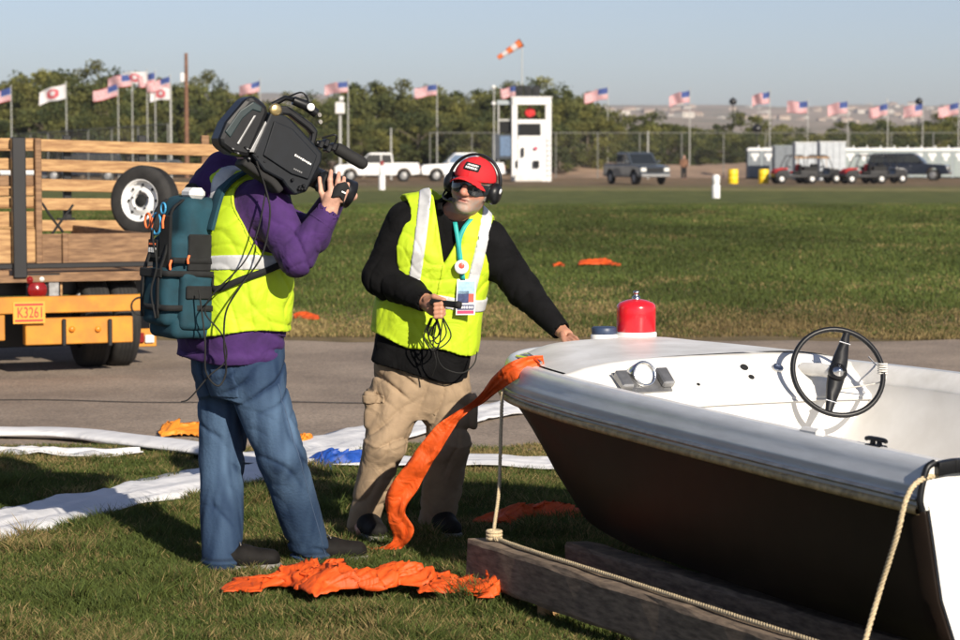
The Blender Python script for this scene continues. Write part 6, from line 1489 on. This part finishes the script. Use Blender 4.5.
# ---------------------------------------------------------------- small figures
def far_person(loc, jm, pm, lab, yaw=0.):
    root = empty('person', loc, lab, 'person'); L = np.array(loc, float)
    def body(P):
        P = P-L
        d = U([rc(P, (-.09, 0, .85), (-.11, 0, .1), .08, .05), rc(P, (.09, 0, .85), (.12, 0, .1), .08, .05), rc(P, (-.11, -.02, .06), (-.11, -.14, .04), .045, .035), rc(P, (.12, -.02, .06), (.12, -.14, .04), .045, .035),
               rc(P, (0, 0, .9), (0, 0, 1.35), .13, .12, (1, 0, 0), 1.3), rc(P, (0, 0, 1.4), (0, 0, 1.56), .06, .055), rc(P, (-.2, 0, 1.38), (-.27, -.02, 1.1), .055, .045), rc(P, (-.27, -.02, 1.1), (-.2, -.2, .98), .045, .035),
               rc(P, (.2, 0, 1.38), (.27, -.02, 1.1), .055, .045), rc(P, (.27, -.02, 1.1), (.2, -.2, .98), .045, .035), ell(P, (0, -.01, 1.63), (.078, .095, .115))], .04); return d
    b = solid('body', body, L+np.array((-.45, -.4, -.02)), L+np.array((.45, .3, 1.8)), .03, 'skin', root)
    solid('jacket', lambda P: np.maximum(body(P)-.03, np.maximum(L[2]+.86-P[:, 2], P[:, 2]-L[2]-1.48)), L+np.array((-.45, -.4, .7)), L+np.array((.45, .3, 1.6)), .03, jm, b)
    solid('trousers', lambda P: np.maximum(body(P)-.025, np.maximum(L[2]+.08-P[:, 2], P[:, 2]-L[2]-.88)), L+np.array((-.45, -.4, 0)), L+np.array((.45, .3, 1.0)), .03, pm, b)
    solid('hair', lambda P: np.maximum(ell(P-L, (0, .01, 1.655), (.085, .10, .11)), 1.64-(P-L)[:, 2]-.3*(P-L)[:, 1]), L+np.array((-.2, -.2, 1.5)), L+np.array((.2, .2, 1.85)), .025, 'grey_hair', b)
p = W(530, 131, 160.5); far_person((p[0], 160.5, p[2]+.06), 'red_jacket', 'dark_cloth', 'person in red jacket standing on the tower deck')
p = W(673, 175, 186); far_person((p[0], 176, 0), 'pole_wood', 'dark_cloth', 'person in brown jacket standing by the fence near the grey pickup')
# ---------------------------------------------------------------- flags on poles
def flag(px, ytop, wpx, hpx, kind, seed, lab, group, short=False):
    Y = {0: 170., 1: 170., 2: 196.}[kind]; r = random.Random(seed); s = Y/2400; top = W(px, ytop-1.5, Y)
    root = empty('flag_on_pole', (top[0], Y, 0), lab, 'flag', group)
    b = MB(); z0 = 0.; b.tube([(0, 0, z0), (0, 0, top[2])], [.045, .03], 6); b.lathe((0, 0, top[2]), [(.03, -.02), (.06, .02), (.05, .07), (.01, .09)], n=8); b.build('pole', 'pole_grey', root, False)
    Wd, Hh = wpx*s, hpx*s*.86; nx, nz = 26, 13; V = []; ph = r.uniform(0, 6); drop = r.uniform(.05, .55); wk = r.uniform(4.5, 9); wa = r.uniform(.12, .3)
    for j in range(nz+1):
        for i in range(nx+1):
            u, v = i/nx, j/nz; x = -u*Wd*(1-.06*math.sin(ph)); y = wa*u**.7*math.sin(u*wk+ph+v*1.2)*Wd/1.5; zz = top[2]-.06-v*Hh*(1-.25*u*drop)-drop*u*Wd*.62-.09*math.sin(u*wk*.8+ph)*u
            V.append((x, y, zz))
    F = []; MI = []
    for j in range(nz):
        for i in range(nx):
            F.append((j*(nx+1)+i, j*(nx+1)+i+1, (j+1)*(nx+1)+i+1, (j+1)*(nx+1)+i)); u, v = (i+.5)/nx, (j+.5)/nz
            if kind == 1: MI.append(1 if ((u-.5)/.24)**2+((v-.5)/.36)**2 < 1 and not (((u-.5)/.10)**2+((v-.45)/.16)**2 < 1) else 0)
            else: MI.append(2 if u < .42 and v < 7/13 else (1 if j % 2 == 0 else 0))
    link('cloth', mk(V, F, True, MI), ['flag_white', 'flag_red', 'flag_blue'], root, False)
    return root
US = 'striped flag with blue canton on a pole in front of the cottonwood belt'; gU = 'striped flags along the left tree belt'
WH = 'white flag with a red emblem on a pole before the left trees'; gW = 'white emblem flags'
UR = 'small striped flag with blue canton on a pole above the scrub trees'; gR = 'striped flags right of the tower'
OWN = {11: 'striped flag with blue canton above the trailer gate, alone at the end of the row', 66: 'white flag with red emblem flying alone above the wooden slats', 260: 'striped flag with blue canton flying just above the video camera', 348: 'striped flag with blue canton beside the mast with the white box',
       437: 'striped flag with blue canton above the roof of the second white pickup', 517: 'striped flag with blue canton half behind the tower loudspeakers', 608: 'striped flag between the white tower and the grey pickup', 690: 'striped flag just past the grey pickup near the person in brown',
       770: 'striped flag flying above the dark toilets', 808: 'striped flag flying above the pale grey cabins', 848: 'striped flag where the pale cabins meet the toilet row', 888: 'striped flag above the rear of the navy vehicle', 923: 'striped flag above the bonnet of the navy vehicle', 959: 'striped flag above the last toilets past the navy vehicle'}
for k, (px, yt, w_, h_, kd) in enumerate([(11,88,24,15,0),(66,84,28,17,1),(118,84,24,14,0),(132,74,26,14,0),(147,72,26,14,1),(155,73,17,14,0),(170,77,22,13,0),(171,88,22,14,1),(260,81,22,12,0),(348,82,24,12,0),(437,85,22,12,0),(517,86,17,12,0),
        (608,88,24,13,2),(690,91,22,13,2),(770,92,18,13,2),(808,102,20,13,2),(848,102,21,13,2),(888,104,19,13,2),(923,104,20,13,2),(959,103,20,13,2)]):
    lab, gp = {0: (US, gU), 1: (WH, gW), 2: (UR, gR)}[kd]; lab = OWN.get(px, lab); flag(px, yt, w_, h_, kd, k, lab, gp)
# ---------------------------------------------------------------- poles, masts, fences
g = W(186, 53, 190); root = empty('utility_pole', (g[0], 190, 0), 'tall brown wooden utility pole rising above the trees', 'pole')
b = MB(); b.tube([(0, 0, 0), (0, 0, g[2])], [.20, .13], 10); b.build('pole', 'pole_wood', root, False)
b = MB(); b.box((-.28, -.1, g[2]-1.9), (.3, .25, .7), b=.03); b.build('box', 'loo_white', root, False)
g = W(340, 97, 165); root = empty('lamp_mast', (g[0], 165, 0), 'grey mast with white equipment box beside the white pickup', 'mast')
b = MB(); b.tube([(0, 0, 0), (0, 0, g[2])], [.11, .09], 8); b.build('mast', 'pole_grey', root, False)
b = MB(); b.box((0, -.12, g[2]-.75), (.65, .4, .8), b=.05); b.build('equipment_box', 'offwhite', root, False)
b = MB(); b.box((.1, -.1, g[2]-.1), (.3, .3, .3), b=.05); b.build('antenna', 'offwhite', root, False)
for px, yt, Y, lab in ((733, 97, 240, 'tall thin pole with a dark lamp head over the hillside'), (757, 123, 185, 'dark pole with a ball head behind the dark toilets'), (919, 97, 245, 'thin pole with dark lamp head above the navy vehicle'), (887, 98, 250, 'bare thin pole rising above the toilet row'), (648, 131, 178, 'plain pale pole behind the grey pickup'), (391, 128, 172, 'thin grey post behind the white pickup bed'), (348, 103, 185, 'slender grey pole behind the equipment mast')):
    g = W(px, yt, Y); root = empty('thin_pole', (g[0], Y, 0), lab, 'pole')
    b = MB(); b.tube([(0, 0, 0), (0, 0, g[2])], [.08, .05], 6); b.build('pole', 'black_paint' if 'dark' in lab else 'pole_grey', root, False)
    if 'head' in lab: b = MB(); b.lathe((0, 0, g[2]-.45), [(.1, -.3), (.34, -.2), (.42, 0), (.30, .25), (.1, .35)], n=10); b.build('lamp_head', 'black_paint', root, False)
def fence(P0, P1, n, h, lab, wires=9):
    P0, P1 = np.array(P0, float), np.array(P1, float); root = empty('chain_link_fence', P0, lab, 'fence')
    for k in range(n+1): p = P0+(P1-P0)*k/n; b = MB(); b.tube([p, p+np.array((0, 0, h))], .045, 6); b.build('post', 'fence_grey', root)
    b = MB(); b.tube([P0+np.array((0, 0, h-.03)), P1+np.array((0, 0, h-.03))], .03, 6); b.build('top_rail', 'fence_grey', root)
    b = MB(); L = np.linalg.norm(P1-P0); d = (P1-P0)/L; m = int(L/.4); hh = h-.1
    for k in range(m):
        for sg in (1, -1):
            a = P0+d*(k*.4); e = a+d*hh*sg+np.array((0, 0, hh)); t = (e-P0)@d
            if 0 <= t <= L: b.tube([a, e], .0035, 3, cap=False, smooth=False)
    o = b.build('wire_mesh', 'fence_grey', root, fix=False); o['kind'] = 'stuff'
a = W(430, 150, 184); c = W(975, 150, 184); fence((a[0], 184, 0), (c[0], 184, 0), 13, 3.5, 'chain link fence along the dirt bank behind the toilets and tower')
a = W(168, 150, 128); c = W(15, 150, 186); fence((a[0], 128, 0), (c[0], 186, 0), 7, 3.4, 'chain link fence running back behind the stake trailer')

# ---------------------------------------------------------------- hazy air over the plain
def haze():
    m = bpy.data.materials.new('haze_air'); m.use_nodes = True; n = m.node_tree.nodes; n.remove(n['Principled BSDF'])
    v = n.new('ShaderNodeVolumePrincipled'); v.inputs['Color'].default_value = (.86, .90, .95, 1); v.inputs['Density'].default_value = HAZE; v.inputs['Anisotropy'].default_value = .2
    m.node_tree.links.new(v.outputs[0], n['Material Output'].inputs['Volume'])
    b = MB(); b.box((0, 4460, 69), (12200, 9240, 140)); o = b.build('haze', m); o['kind'] = 'stuff'
HAZE = .00016
haze()
